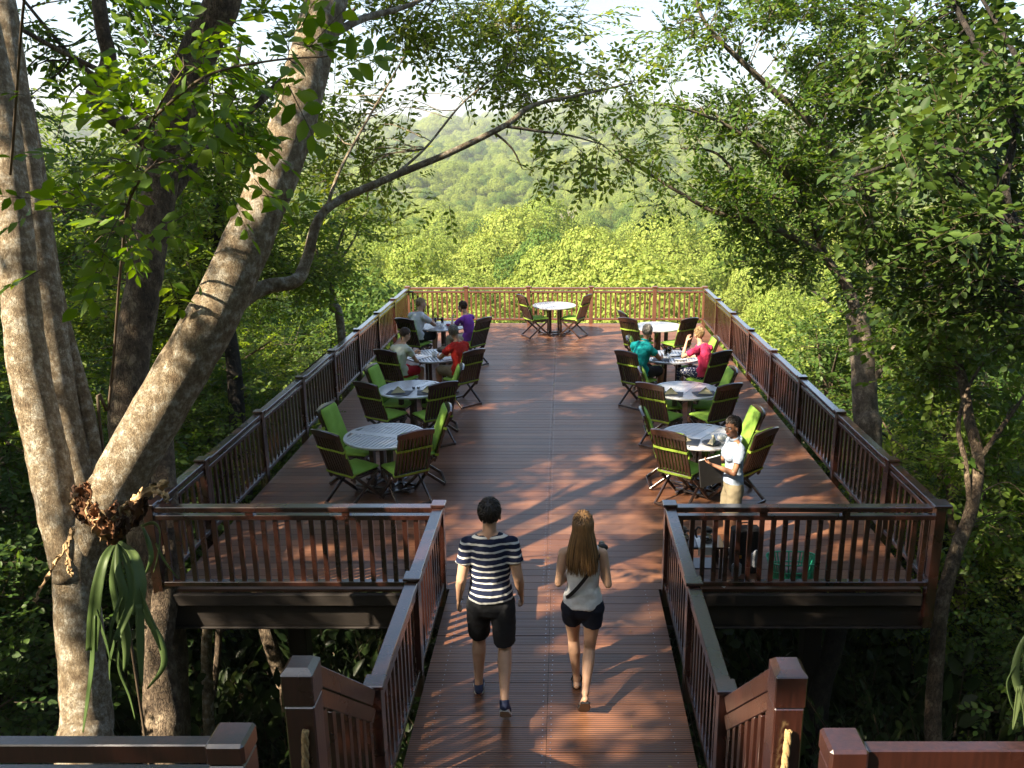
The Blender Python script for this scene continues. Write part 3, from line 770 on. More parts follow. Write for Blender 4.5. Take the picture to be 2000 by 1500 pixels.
SUNLIT = [((1.2, 3.9, 1.3), .55), ((1.06, 4.8, .6), .4), ((1.5, 2.83, 2.0), .7), ((2.6, 10.9, .9), .38), ((2.12, 10.45, .75), .14), ((.15, 6.0, 1.15), .16), ((2.0, 7.8, .3), .38), ((-3.5, 6, 2.0), .5), ((-3.2, 6, 2.6), .5), ((-4.3, 6, 3.4), .5), ((-4.0, 6, 2.4), .4), ((1.3, 9.9, .9), .4), ((2.6, 15, .8), .4), ((1.2, 15, .9), .4), ((1.4, 13, .9), .35), ((-.5, 6, 1.2), .0),
    ((-2.5, 6.2, 4.3), .25), ((-3.9, 6, .3), .3), ((-4.6, 6.2, 4.6), .5)]
FLECKS = [(895, 1035, 24, 22), (1078, 985, 28, 9), (1062, 1112, 46, 42), (1045, 1222, 60, 40), (1085, 1015, 22, 8), (1235, 1030, 30, 14), (1280, 1110, 26, 26), (1275, 930, 30, 9), (1340, 975, 60, 10), (1255, 902, 34, 7), (1555, 925, 44, 26), (1490, 990, 90, 10), (1620, 985, 60, 14), (1580, 1050, 50, 24), (1350, 1040, 50, 22),
    (960, 862, 34, 8), (950, 795, 22, 5), (1170, 775, 60, 9), (1190, 760, 40, 4), (1150, 740, 30, 4), (1010, 735, 26, 4), (985, 718, 22, 4), (1240, 850, 20, 6), (1540, 880, 40, 8), (1530, 800, 40, 8), (1480, 740, 40, 8), (1120, 690, 30, 4), (960, 680, 40, 4), (1000, 670, 60, 5), (1180, 660, 60, 5), (840, 700, 30, 5), (640, 770, 30, 6), (1100, 905, 20, 5), (1240, 1180, 40, 24), (960, 950, 18, 6),
    (1060, 1450, 30, 16), (1250, 1290, 30, 24), (1300, 1410, 50, 36), (930, 1130, 26, 16), (890, 1250, 22, 20), (1130, 1075, 24, 20), (1010, 1090, 22, 14), (1170, 1010, 26, 10), (1225, 1110, 20, 16), (980, 1000, 20, 8), (1210, 1240, 22, 18), (1020, 1330, 24, 16), (1150, 1450, 30, 18), (920, 1420, 18, 16), (1090, 930, 26, 7), (1150, 880, 24, 6), (1020, 900, 20, 6), (1200, 950, 22, 7), (1500, 1100, 40, 24), (700, 1120, 40, 14)]
_rf = random.Random(77)
for _ in range(70):
    _x = _rf.uniform(-3.6, 3.4); _y = _rf.uniform(8, 20.5); _D = _y * _c + CH * _s; FLECKS.append((1100 + FPX * _x / _D, 750 - FPX * (_y * _s - CH * _c) / _D, _rf.uniform(8, 26), _rf.uniform(2, 7)))
def down(pts, n=1):                # carries a stem down to the ground
    p = pts[0]; g = float(ground_z(p.x, p.y)) - .15
    return [Vector((p.x, p.y, g))] + pts
# the great forked tree at the left
lean = PT((150, 1130, 6.55), (192, 1010, 6.5), (236, 930, 6.5), (325, 775, 6.5), (425, 600, 6.5), (505, 420, 6.55), (566, 260, 6.6), (607, 110, 6.7), (645, -30, 6.8), (690, -260, 7.0), (720, -560, 7.3))
trk = down(PT((178, 1560, 6.5), (170, 1400, 6.5), (158, 1260, 6.5), (148, 1130, 6.5), (160, 1020, 6.5)))
sa = PT((140, 1130, 6.45), (115, 1010, 6.4), (93, 890, 6.4), (62, 750, 6.4), (46, 640, 6.4), (34, 500, 6.4), (20, 350, 6.4), (2, 200, 6.4), (-30, 40, 6.4), (-80, -200, 6.5))
sb = PT((165, 1040, 6.7), (150, 950, 6.8), (118, 800, 6.85), (98, 650, 6.9), (76, 500, 6.9), (48, 300, 6.9), (28, 160, 6.9), (10, 20, 6.9), (-30, -200, 7))
sc_ = PT((190, 1010, 6.8), (186, 890, 6.9), (166, 783, 7), (136, 670, 7), (113, 570, 7), (101, 500, 7), (80, 330, 7.1), (60, 200, 7.2))
br = PT((440, 625, 6.5), (470, 588, 6.65), (520, 560, 6.8), (578, 548, 6.9), (600, 505, 7.0), (634, 412, 7.0), (750, 352, 7.2), (880, 298, 7.4), (990, 243, 7.6), (1040, 206, 7.8), (1130, 186, 8.0), (1235, 162, 8.4))
br2 = PT((985, 246, 7.6), (1050, 256, 7.7), (1110, 264, 7.8), (1175, 282, 8.0)); br3 = PT((965, 258, 7.55), (1000, 290, 7.6), (1020, 330, 7.7))
br4 = PT((760, 350, 7.2), (830, 290, 7.5), (905, 200, 7.9), (1000, 120, 8.3), (1012, 60, 8.6)); br5 = PT((640, 400, 7.0), (665, 330, 7.1), (720, 230, 7.3), (790, 110, 7.6))
br6 = PT((615, 90, 6.7), (700, 40, 7.0), (800, 10, 7.5), (900, -40, 8))
make_tree('forked_tree', 'pale barked forked tree with a thick stem leaning right over the deck corner', 'tree',
    [(trk, [.26, .215, .185, .165, .16, .165]), (lean, [.12, .18, .19, .20, .19, .178, .17, .165, .16, .13, .06]), (sa, [.12, .14, .145, .145, .135, .125, .12, .11, .10, .05]),
     (sb, [.14, .15, .14, .13, .12, .11, .10, .09, .05]), (sc_, [.06, .055, .055, .05, .045, .045, .035, .02]),
     (br, [.068, .068, .062, .054, .046, .036, .031, .028, .025, .02, .015, .007]), (br2, [.016, .013, .010, .005]), (br3, [.012, .009, .005]),
     (br4, [.014, .011, .009, .007, .004]), (br5, [.016, .013, .01, .005]), (br6, [.04, .03, .02, .008])],
    [CL(740, 60, 8.4, 110, 70, 15, 15), CL(880, 120, 8.4, 130, 90, 17, 14), CL(640, 200, 9, 70, 60, 6, 12), CL(780, 230, 8.6, 70, 40, 5, 9), CL(1120, 60, 9, 70, 50, 5, 9), CL(860, 330, 7.8, 80, 55, 7, 10), CL(985, 330, 7.8, 90, 50, 8, 10),
     CL(1060, 215, 8.2, 90, 55, 8, 10), CL(1050, 110, 8.6, 80, 50, 6, 9), CL(1190, 170, 8.6, 80, 60, 8, 10), CL(1190, 300, 8.4, 90, 50, 7, 9), CL(690, 270, 7.9, 60, 60, 5, 9),
     CL(740, 440, 8.2, 90, 60, 11, 12), CL(960, 40, 9, 120, 60, 14, 12), CL(690, 340, 8.4, 60, 40, 7, 11), CL(850, 395, 8.2, 60, 30, 5, 9), CL(620, 430, 8.6, 60, 60, 6, 10), CL(640, 280, 8.6, 60, 60, 8, 12), CL(700, 150, 8.8, 60, 60, 7, 12), CL(1000, 60, 9, 90, 50, 8, 11), CL(930, 200, 8.4, 60, 40, 6, 10), CL(1060, 400, 8.2, 60, 30, 3, 6),
     (PD(250, -420, 7.6), (2.0, 2.0, 1.0), 26, 20), (PD(-120, -300, 7.2), (2.0, 2.0, 1.0), 16, 16)],
    'tiny', M['leaf_lit'], M['bark_pale'], 21, keep=clear2, twr=.007, tpn=1.0)
# second tree behind it
t2 = down(PT((330, 1500, 9.3), (318, 1200, 9.3), (275, 980, 9.4), (250, 833, 9.5), (257, 700, 9.5), (280, 560, 9.5), (302, 430, 9.5), (330, 290, 9.5), (385, 110, 9.4), (440, -10, 9.2), (500, -250, 9)))
t2b = PT((322, 330, 9.5), (290, 280, 9.2), (215, 225, 8.9), (185, 185, 8.8), (212, 120, 8.8), (200, 55, 8.7), (190, -40, 8.7), (180, -250, 8.7))
t2c = PT((300, 430, 9.5), (385, 318, 9.9), (450, 250, 10.2), (525, 182, 10.5), (620, 90, 10.8), (700, 10, 11))
t2d = PT((290, 182, 9.0), (200, 140, 8.8), (110, 95, 8.6), (5, 38, 8.4), (-80, 0, 8.3)); t2e = PT((320, 260, 9.4), (240, 190, 9.3), (140, 110, 9.2), (30, -20, 9.1))
make_tree('rough_barked_tree', 'brown rough barked tree standing upright behind the pale forked tree', 'tree',
    [(t2, [.30, .25, .22, .21, .20, .19, .185, .18, .18, .2, .18, .1]), (t2b, [.09, .085, .08, .085, .075, .07, .07, .03]), (t2c, [.07, .06, .05, .045, .035, .02]), (t2d, [.03, .028, .025, .02, .012]), (t2e, [.04, .03, .025, .015])],
    [CL(100, 150, 9.6, 110, 80, 7, 18), CL(320, 120, 10.4, 120, 90, 10, 19), CL(170, 300, 11, 130, 110, 12, 22), CL(400, 300, 10.8, 130, 110, 14, 24), CL(520, 150, 11, 120, 100, 12, 20),
     CL(90, 450, 10.6, 120, 110, 12, 22), CL(560, 330, 11, 80, 100, 8, 18), CL(480, 30, 10.5, 140, 60, 9, 17), CL(230, 30, 9.6, 110, 60, 9, 18), CL(90, 60, 9.4, 90, 50, 6, 16), CL(360, 20, 10, 80, 50, 6, 16), CL(600, 40, 10.5, 70, 60, 7, 16), (PD(300, -300, 9.6), (2.6, 2.6, 1.1), 12, 18)],
    'small', M['leaf_mid'], M['bark_brown'], 22, keep=clear2, twr=.010)
t3 = down(PT((470, 900, 15), (455, 700, 15), (430, 560, 15), (425, 420, 15), (440, 250, 15), (470, 80, 15)))
make_tree('dark_tree', 'dark slender tree deep in the wood behind the leaning stem', 'tree', [(t3, [.16, .15, .13, .11, .1, .07, .03])],
    [CL(300, 560, 15, 130, 120, 16, 30), CL(450, 420, 15, 120, 120, 16, 30), CL(250, 400, 16, 140, 120, 14, 28), CL(560, 300, 15, 120, 110, 12, 26), CL(180, 620, 15, 120, 110, 12, 28), CL(560, 520, 15.5, 90, 90, 9, 24), CL(400, 200, 16, 160, 100, 12, 26)],
    'med', M['leaf_lit'], M['bark_dark'], 23, keep=clear, twr=.010)
t4 = [PD(668, 665, 17), PD(652, 600, 17), PD(648, 545, 17), PD(660, 480, 17), PD(690, 400, 17)]
make_tree('slim_tree', 'slim pale stemmed little tree just outside the left railing', 'tree', [(down(t4), [.09, .085, .07, .05, .03, .015]), (PT((650, 560, 17), (625, 510, 17), (600, 430, 17)), [.04, .03, .01]), (PT((655, 520, 17), (690, 470, 16.8), (720, 400, 16.8)), [.03, .02, .01])],
    [CL(650, 480, 17, 90, 90, 12, 16), CL(720, 540, 17.5, 60, 60, 7, 14), CL(600, 560, 17, 70, 60, 7, 16)], 'med', M['leaf_lit'], M['bark_pale'], 24, keep=clear, twr=.008)
# leafy sapling close to the eye
s1 = down(PT((204, 900, 7.05), (212, 800, 7.0), (222, 700, 6.8), (236, 520, 6.3), (258, 370, 5.6), (300, 230, 5.0), (360, 130, 4.8)))
s2 = PT((240, 490, 6.15), (250, 400, 5.3), (290, 330, 5.0), (350, 310, 4.8)); s3 = PT((300, 230, 5.0), (400, 150, 4.7), (520, 120, 4.5), (640, 110, 4.4)); s4 = PT((20, 340, 6.15), (26, 270, 5.7), (34, 160, 5.3), (45, 20, 4.8), (60, -100, 4.7))
make_tree('sapling', 'young broad leaved sapling with bright leaves in front of the leaning stem', 'tree',
    [(s1, [.013, .013, .012, .011, .010, .009, .007, .004]), (s2, [.012, .01, .007, .004]), (s3, [.01, .008, .006, .004]), (s4, [.010, .010, .009, .008, .006])],
    [CL(360, 110, 4.8, 60, 40, 3, 5, .3), CL(420, 190, 4.7, 70, 50, 4, 5, .3), CL(300, 270, 5, 60, 50, 3, 5, .3), CL(560, 130, 4.5, 70, 35, 3, 4, .25), CL(250, 320, 5.1, 60, 60, 3, 4, .3), CL(380, 300, 4.9, 70, 50, 4, 5, .3),
     CL(150, 420, 5.1, 60, 40, 2, 4, .3), CL(230, 480, 5.3, 70, 60, 4, 4, .3), CL(110, 180, 5, 50, 50, 2, 3, .3), CL(300, 40, 4.8, 60, 30, 2, 4, .3), CL(210, 200, 5, 50, 50, 2, 4, .3)],
    'big', M['leaf_near'], M['twig'], 25, keep=clear, twr=.005, tilt=.7, tpn=.66)
# right hand side
r1 = down(PT((1692, 900, 13), (1690, 800, 13), (1684, 700, 13), (1674, 610, 13)))
r1a = PT((1676, 630, 13), (1655, 560, 13), (1612, 500, 12.8), (1575, 400, 12.5), (1500, 300, 12), (1400, 236, 11.6), (1312, 206, 11.2)); r1b = PT((1680, 640, 13), (1702, 560, 13), (1697, 400, 13), (1698, 250, 13), (1685, 80, 13), (1680, -80, 13))
r1c = PT((1612, 500, 12.8), (1500, 440, 12.2), (1400, 415, 12), (1324, 374, 11.8), (1250, 328, 11.6), (1196, 292, 11.4)); r1d = PT((1697, 420, 13), (1600, 260, 12.5), (1500, 168, 12), (1385, 55, 11.6), (1355, -20, 11.4)); r1e = PT((1690, 760, 13), (1720, 720, 12.9), (1748, 680, 12.8), (1790, 600, 12.8))
r1f = PT((1575, 400, 12.5), (1470, 370, 12), (1400, 300, 11.8), (1330, 290, 11.6))
make_tree('spreading_tree', 'tall tree with a pale forked trunk and limbs spreading over the deck from the right', 'tree',
    [(r1, [.25, .21, .19, .18, .17]), (r1a, [.10, .08, .06, .045, .035, .024, .01]), (r1b, [.10, .08, .09, .08, .06, .03]), (r1c, [.06, .045, .035, .026, .018, .008]), (r1d, [.07, .055, .045, .03, .015]), (r1e, [.07, .06, .05, .02]), (r1f, [.04, .03, .02, .01])],
    [CL(1320, 110, 11.6, 70, 70, 6, 11), CL(1400, 40, 11.8, 80, 45, 7, 13), CL(1250, 230, 11.4, 50, 40, 3, 9), CL(1370, 220, 11.8, 50, 40, 3, 10), CL(1500, 10, 12, 90, 40, 7, 14), CL(1330, 270, 11.6, 60, 30, 4, 9), CL(1450, 230, 12, 60, 60, 8, 14), CL(1590, 170, 12.4, 90, 90, 16, 20), CL(1550, 320, 12.4, 80, 80, 15, 20), CL(1440, 410, 12, 70, 50, 9, 14), CL(1410, 340, 12, 60, 40, 5, 12), CL(1300, 380, 11.6, 60, 30, 3, 8),
     CL(1680, 130, 13, 110, 120, 18, 24), CL(1660, 330, 13, 110, 120, 18, 24), CL(1560, 470, 12.8, 80, 70, 12, 20), CL(1500, 470, 12.4, 70, 50, 7, 14), CL(1700, 500, 13.4, 100, 70, 12, 22), CL(1620, 0, 12.8, 140, 60, 14, 22), CL(1480, 560, 13, 40, 30, 3, 8), CL(1760, 620, 13.5, 80, 60, 8, 20)],
    'small', M['leaf_mid'], M['bark_grey'], 31, keep=clear, twr=.008)
r2 = PT((2260, 900, 7.6), (2160, 640, 7.5), (2070, 500, 7.4), (2010, 455, 7.3), (1925, 400, 7.3), (1850, 342, 7.4), (1760, 320, 7.6), (1665, 345, 7.8))
r2b = PT((2010, 455, 7.3), (1975, 420, 7.3), (1965, 345, 7.3), (1985, 250, 7.3), (1988, 130, 7.4), (1955, 60, 7.6), (1900, -30, 7.8)); r2c = PT((1985, 250, 7.3), (1930, 130, 7.6), (1870, 20, 7.9), (1840, -60, 8)); r2d = PT((1925, 400, 7.3), (1945, 330, 7.4), (1900, 300, 7.6), (1830, 285, 7.9))
make_tree('dark_limbed_tree', 'tree at the right edge with curving dark limbs reaching left', 'tree',
    [(down(r2), [.15, .11, .08, .055, .045, .04, .032, .022, .010]), (r2b, [.04, .036, .034, .03, .026, .02, .014]), (r2c, [.04, .03, .025, .02]), (r2d, [.035, .03, .022, .01])],
    [CL(1900, 230, 6.9, 70, 60, 5, 8), CL(1930, 430, 6.8, 60, 40, 4, 8), CL(1760, 300, 7.2, 50, 30, 3, 8), CL(1970, 120, 6.9, 60, 60, 5, 8), CL(1900, 100, 8.4, 100, 100, 12, 16), CL(1820, 250, 8.6, 90, 90, 10, 15), CL(1960, 320, 8.2, 80, 90, 9, 15), CL(1750, 420, 8.6, 80, 60, 8, 13), CL(1880, 480, 8.4, 100, 80, 11, 16), CL(1760, 120, 9, 80, 80, 9, 14), CL(1980, 600, 8.6, 80, 80, 9, 16), CL(1850, 600, 9, 90, 60, 8, 14), CL(1760, 560, 9.4, 70, 50, 6, 12), (PD(2050, -250, 8), (2, 2, 1), 14, 18)],
    'round', M['leaf_shade'], M['bark_dark'], 32, keep=clear, twr=.008)
r3 = down(PT((1822, 1520, 9.6), (1822, 1400, 9.6), (1830, 1280, 9.6), (1838, 1190, 9.6), (1866, 1080, 9.7), (1896, 1000, 9.8), (1911, 900, 10), (1893, 820, 10.2), (1880, 740, 10.4), (1850, 650, 10.6), (1835, 560, 10.8)))
r3b = PT((1896, 1000, 9.8), (1885, 900, 9.9), (1872, 830, 10), (1900, 740, 10.1), (1960, 660, 10.2)); r3c = PT((1911, 900, 10), (1960, 830, 10), (2010, 760, 10))
make_tree('crooked_tree', 'crooked slender tree winding up beside the right corner post', 'tree', [(r3, [.12, .10, .09, .085, .082, .078, .075, .07, .065, .06, .045, .02]), (r3b, [.036, .032, .028, .02, .01]), (r3c, [.034, .028, .012])],
    [CL(1900, 700, 10.6, 110, 80, 12, 18), CL(1800, 650, 11, 90, 60, 9, 16), CL(1960, 850, 10.6, 80, 90, 9, 18), CL(1830, 780, 11, 60, 50, 5, 12), CL(1980, 1000, 10.6, 60, 80, 6, 16)],
    'round', M['leaf_mid'], M['bark_brown'], 33, keep=clear, twr=.008)
def bare(label, name, P_, rad, bark, seed):
    make_tree(name, label, 'tree', [(down(P_), rad)], [], 'small', M['leaf_dark'], bark, seed)
bare('straight dark trunk in the gloom under the right front of the deck', 'tree_trunk', PT((1590, 1480, 10.6), (1600, 1360, 10.6), (1630, 1250, 10.6), (1650, 1120, 10.6)), [.16, .15, .13, .125, .12], M['bark_dark'], 41)
bare('leaning grey trunk with roots in the gloom under the left front of the deck', 'tree_trunk', PT((580, 1440, 11), (556, 1340, 11), (520, 1230, 11), (500, 1120, 11)), [.15, .13, .10, .09, .09], M['bark_brown'], 42)
bare('thin pale sunlit stem under the left front of the deck', 'tree_trunk', PT((412, 1460, 10), (406, 1350, 10), (404, 1250, 10), (420, 1120, 10)), [.08, .07, .065, .06, .055], M['bark_pale'], 43)
bare('second thin stem twisting beside the pale sunlit one under the deck', 'tree_trunk', PT((398, 1460, 10.4), (420, 1330, 10.3), (428, 1220, 10.3), (425, 1120, 10.3)), [.05, .045, .04, .04, .035], M['bark_brown'], 44)
bare('thick knobbly red brown trunk left of the deck corner', 'tree_trunk', PT((335, 1480, 8.6), (330, 1380, 8.6), (312, 1270, 8.6), (322, 1180, 8.7), (330, 1050, 8.8), (318, 900, 9), (322, 780, 9.1)), [.16, .15, .14, .125, .13, .12, .12, .08], M['bark_brown'], 45)

# woodland on both sides: a few kinds, copied with their own turn and size
kinds_ = [
    generic('woodland_tree', 'x', 'tree', 7.5, 2.3, 'med', M['leaf_dark'], M['bark_brown'], 51, 40, 34, 1.0, .2),
    generic('woodland_tree', 'x', 'tree', 6.5, 2.1, 'small', M['leaf_lit'], M['bark_brown'], 52, 44, 40, 1.1, .12),
    generic('woodland_tree', 'x', 'tree', 9.0, 2.6, 'med', M['leaf_lit'], M['bark_dark'], 53, 44, 36, 1.05, .25),
    generic('woodland_tree', 'x', 'tree', 6.0, 2.0, 'round', M['leaf_dark'], M['bark_brown'], 54, 44, 40, 1.15, .08)]
spots = [ # x, y, kind, size, top label
 (-6.6, 10.5, 3, .82), (-7.4, 13.0, 1, .85), (-6.6, 15.6, 3, .9), (-8.2, 17.6, 1, 1.0), (-6.8, 20.2, 1, .95), (-7.2, 23.6, 3, 1.1), (-10.4, 12.0, 0, 1.1), (-11.2, 16.0, 2, 1.05), (-10.6, 20.6, 0, 1.1), (-9.6, 25.5, 1, 1.2), (-13.6, 19.5, 2, 1.15), (-13.8, 25.0, 2, 1.1), (-7.6, 7.4, 3, .8), (-10.8, 8.6, 0, 1.0), (-5.6, 5.3, 3, .45), (-17, 23, 2, 1.2), (-17.5, 29, 2, 1.2), (-12.5, 30, 0, 1.1),
 (6.6, 9.2, 3, .78), (6.4, 12.0, 1, .8), (6.8, 14.8, 3, .95), (7.6, 17.8, 1, 1.05), (7.4, 21.2, 3, 1.05), (9.2, 11.0, 0, 1.0), (10.2, 15.0, 2, 1.0), (10.6, 19.6, 0, 1.15), (9.8, 24.0, 2, 1.0), (13.4, 18.4, 2, 1.15), (13.2, 24.0, 0, 1.2), (8.6, 7.2, 3, .8), (6.2, 6.6, 3, .55), (16.0, 21.0, 2, 1.2), (12.0, 13.6, 2, 1.05), (15.5, 28, 2, 1.2)]
rngW = random.Random(9); first = set()
side_words = ['leafy woodland tree left of the deck', 'leafy woodland tree right of the deck']
for x, y, k, s in spots:
    t = kinds_[k]
    if k in first: t = copy_tree(t)
    first.add(k)
    t.location = (x, y, float(ground_z(x, y))); t.rotation_euler = (0, 0, rngW.uniform(0, 6.28)); q = s * rngW.uniform(.95, 1.05); t.scale = (q, q, q)
    side = 'left' if x < 0 else 'right'; row = 0 if abs(x) < 8.7 else (1 if abs(x) < 12.4 else 2)
    mates = sorted([(b_, a_) for a_, b_, _, _ in spots if (a_ < 0) == (x < 0) and (0 if abs(a_) < 8.7 else (1 if abs(a_) < 12.4 else 2)) == row]); i = mates.index((y, x))
    ordw = ['nearest', 'second nearest', 'third', 'fourth', 'fifth', 'sixth', 'seventh', 'eighth', 'ninth', 'tenth'][i]
    t['label'] = '%s %s in the %s row beyond the %s railing' % (ordw, ['dark leaved tree', 'bright leaved bushy tree', 'tall bright tree', 'dark round leaved tree'][k], ['front', 'middle', 'back'][row], side)
    t['group'] = 'woodland trees beyond the %s railing' % side
# tall trees left of and behind the viewer whose crowns throw the dappled shade
def shade_tree(label, x, y, cl, seed):
    g = float(ground_z(x, y)); st = [([(x, y, g - .2), (x + .2, y, g + 5), (x - .2, y + .3, g + 10), (x, y, g + 14)], [.32, .26, .2, .08])]
    make_tree('canopy_tree', label, 'tree', st, cl, 'large', M['leaf_dark'], M['bark_brown'], seed, twr=.012, keep=sun_gaps)
shade_tree('tall canopy tree just beyond the left edge of the view', -10.2, 9.0, [((-9.8, 8.6, 10.4), (3.4, 3.3, 1.3), 58, 26)], 61)
shade_tree('tall canopy tree to the left of the staircase', -12.0, 3.0, [((-11.2, 3.0, 10.6), (3.8, 3.6, 1.3), 66, 27)], 62)
shade_tree('tall canopy tree behind the staircase on the left', -8.0, -1.0, [((-8.2, -.7, 10.2), (3.6, 3.2, 1.2), 56, 26)], 63)
shade_tree('tall canopy tree with its crown high above the staircase', -5.6, 3.0, [((-5.6, 4.2, 9.8), (2.4, 3.2, 1.0), 24, 22)], 64)

for i, (x, y, s_) in enumerate([(-2, -20, 1.6), (4, -20, 1.6), (-9, -20, 1.5), (10, -16, 1.6), (16, -10, 1.6), (-16, -14, 1.5), (8, -11, 1.4), (-1, -13, 1.4), (14, -3, 1.4), (17, 5, 1.4), (-18, 2, 1.3), (-9, -8, 1.2), (-4, -10, 1.3), (1, -8.5, 1.2), (6, -9, 1.3), (11, -6, 1.3), (-14, -5, 1.2), (13, 1, 1.3), (9, 2, 1.1), (-13.5, 9, 1.2), (4, -13, 1.4), (-6, -15, 1.4)]):  # unseen trees added round the viewer to keep sky light off the deck
    t = copy_tree(kinds_[2 if i % 2 else 0]); t.location = (x, y, float(ground_z(x, y))); t.rotation_euler = (0, 0, rngW.uniform(0, 6.28)); t.scale = (s_, s_, s_ * 1.1)
    t['label'] = 'unseen leafy tree added round the viewer to block sky light'; t['group'] = 'unseen trees added to block sky light'

slope = sorted([o for o in COL.objects if o.get('group') == 'unseen trees added to block sky light'], key=lambda o: o.location.x)
for o, w_ in zip(slope, 'first second third fourth fifth sixth seventh eighth ninth tenth eleventh twelfth thirteenth fourteenth fifteenth sixteenth seventeenth eighteenth nineteenth twentieth twenty-first twenty-second'.split()):
    o['label'] = w_ + ' from the left of the unseen leafy trees added round the viewer to block sky light'
shade_tree('tall canopy tree farthest left beyond the left railing', -14.0, 7.0, [((-13.6, 7.8, 10.6), (2.8, 4.6, 1.2), 50, 26)], 65)
shade_tree('unseen canopy tree added above the viewer to shade the right hand trees', 5.5, -2.5, [((2.2, 2.4, 11.6), (3.3, 2.6, 1.0), 46, 22)], 66)  # added overhead, out of view, to shade the right trees and dim the sky

# ------------------------------------------------------------------ furniture
def make_chair():
    """folding slatted chair with a green cushion; sits at the origin facing +y, about 1.07 m tall"""
    t = thing('folding_chair', 'x', 'chair'); W = M['chair']
    bt = Vector((0, -.40, 1.02)); bb = Vector((0, -.19, .41)); d = (bt - bb).normalized(); nrm = d.cross(Vector((1, 0, 0))).normalized()
    m = MB()
    for s in (-1, 1): m.bar(bb + Vector((s * .215, 0, 0)) - d * .06, bt + Vector((s * .215, 0, 0)), .038, .028, (0, 1, 0))
    m.bar(bb + Vector((-.196, 0, 0)) + d * .03, bb + Vector((.196, 0, 0)) + d * .03, .022, .05, d)
    m.build('back_frame', W, t, .004)
    # arched top rail
    m = MB(); n = 9; vs = []
    for i in range(n):
        f = i / (n - 1); x = -.245 + .49 * f; a = 1 - (2 * f - 1) ** 2
        c = bt + Vector((x, 0, 0)); h0 = -.045; h1 = .022 + .038 * a; bow = -.018 * a
        for (hh, tt) in ((h0, -.014), (h0, .014), (h1, .014), (h1, -.014)): vs.append(c + d * hh + Vector((0, 1, .3)).normalized() * (tt + bow))
    fs = [(3, 2, 1, 0)]
    for i in range(n - 1):
        for k in range(4): fs.append((i * 4 + k, i * 4 + (k + 1) % 4, (i + 1) * 4 + (k + 1) % 4, (i + 1) * 4 + k))
    fs.append(tuple((n - 1) * 4 + k for k in range(4))); m.add(vs, fs); m.build('top_rail', W, t)
    m = MB()
    for k in range(8):
        x = -.168 + k * .048; m.bar(bb + Vector((x, 0, 0)) + d * .045, bt + Vector((x, 0, 0)) - d * .04, .030, .012, (0, 1, 0))
    m.build('back_slats', W, t)
    m = MB()
    for k in range(7): m.box(-.20, .20, -.2 + k * .062, -.15 + k * .062, .408, .424)
    for s in (-1, 1): m.box(s * .2 - .016, s * .2 + .016, -.21, .235, .385, .406)
    m.build('seat', W, t)
    for s in (-1, 1):
        m = MB(); m.bar((s * .222, .20, .395), (s * .222, -.30, .012), .022, .04, (0, 1, 1)); m.build('rear_leg', W, t, .003)
        m = MB(); m.bar((s * .246, -.17, .42), (s * .246, .27, .012), .022, .04, (0, -1, 1)); m.build('front_leg', W, t, .003)
    m = MB(); m.box(-.21, .21, -.315, -.285, .012, .045); m.build('rear_stretcher', W, t, .003)
    m = MB(); m.box(-.234, .234, .235, .262, .03, .06); m.build('front_stretcher', W, t, .003)
    def pad(name, c, ux, uy, lx, ly, th):
        # rounded, slightly puffed cushion
        m = MB(); nx = 12; ny = 14; un = ux.cross(uy); vs = []; fs = []
        rng = random.Random(int(lx * 1000))
        for sd in (1, -1):
            for j in range(ny + 1):
                for i in range(nx + 1):
                    u = i / nx * 2 - 1; v = j / ny * 2 - 1
                    p = .045; cx = max(0, abs(u) - (1 - p * 2 / lx)) / (p * 2 / lx); cy = max(0, abs(v) - (1 - p * 2 / ly)) / (p * 2 / ly)
                    q = min(1, math.hypot(cx, cy)); ed = math.sqrt(max(0, 1 - q * q))
                    uu = u; vv = v
                    if cx > 0 and cy > 0 and math.hypot(cx, cy) > 1:
                        k = 1 / math.hypot(cx, cy); uu = math.copysign(1 - p * 2 / lx + cx * k * p * 2 / lx, u); vv = math.copysign(1 - p * 2 / ly + cy * k * p * 2 / ly, v)
                    hgt = th * (.32 + .14 * (1 - u * u) * (1 - v * v)) * (.25 + .75 * ed) * sd + .0035 * math.sin(7 * u + 3 * v) * ed
                    vs.append(c + ux * uu * lx / 2 + uy * vv * ly / 2 + un * hgt)
        o = (nx + 1) * (ny + 1)
        for j in range(ny):
            for i in range(nx):
                a = j * (nx + 1) + i; fs.append((a, a + 1, a + nx + 2, a + nx + 1)); fs.append((o + a, o + a + nx + 1, o + a + nx + 2, o + a + 1))
        bd = [i for i in range(nx + 1)] + [j * (nx + 1) + nx for j in range(1, ny + 1)] + [ny * (nx + 1) + i for i in range(nx - 1, -1, -1)] + [j * (nx + 1) for j in range(ny - 1, 0, -1)]
        for k in range(len(bd)): a, b = bd[k], bd[(k + 1) % len(bd)]; fs.append((a, o + a, o + b, b))
        m.add(vs, fs); return m.build(name, M['green'], t, 0, True)
    pad('seat_cushion', Vector((0, .035, .455)), Vector((1, 0, 0)), Vector((0, 1, 0)), .45, .45, .07)
    cb = bb + d * .36 + nrm * (-.0) ; fwd = Vector((0, d.z, -d.y))
    pad('back_cushion', cb + fwd * .04, Vector((1, 0, 0)), d, .42, .60, .065)
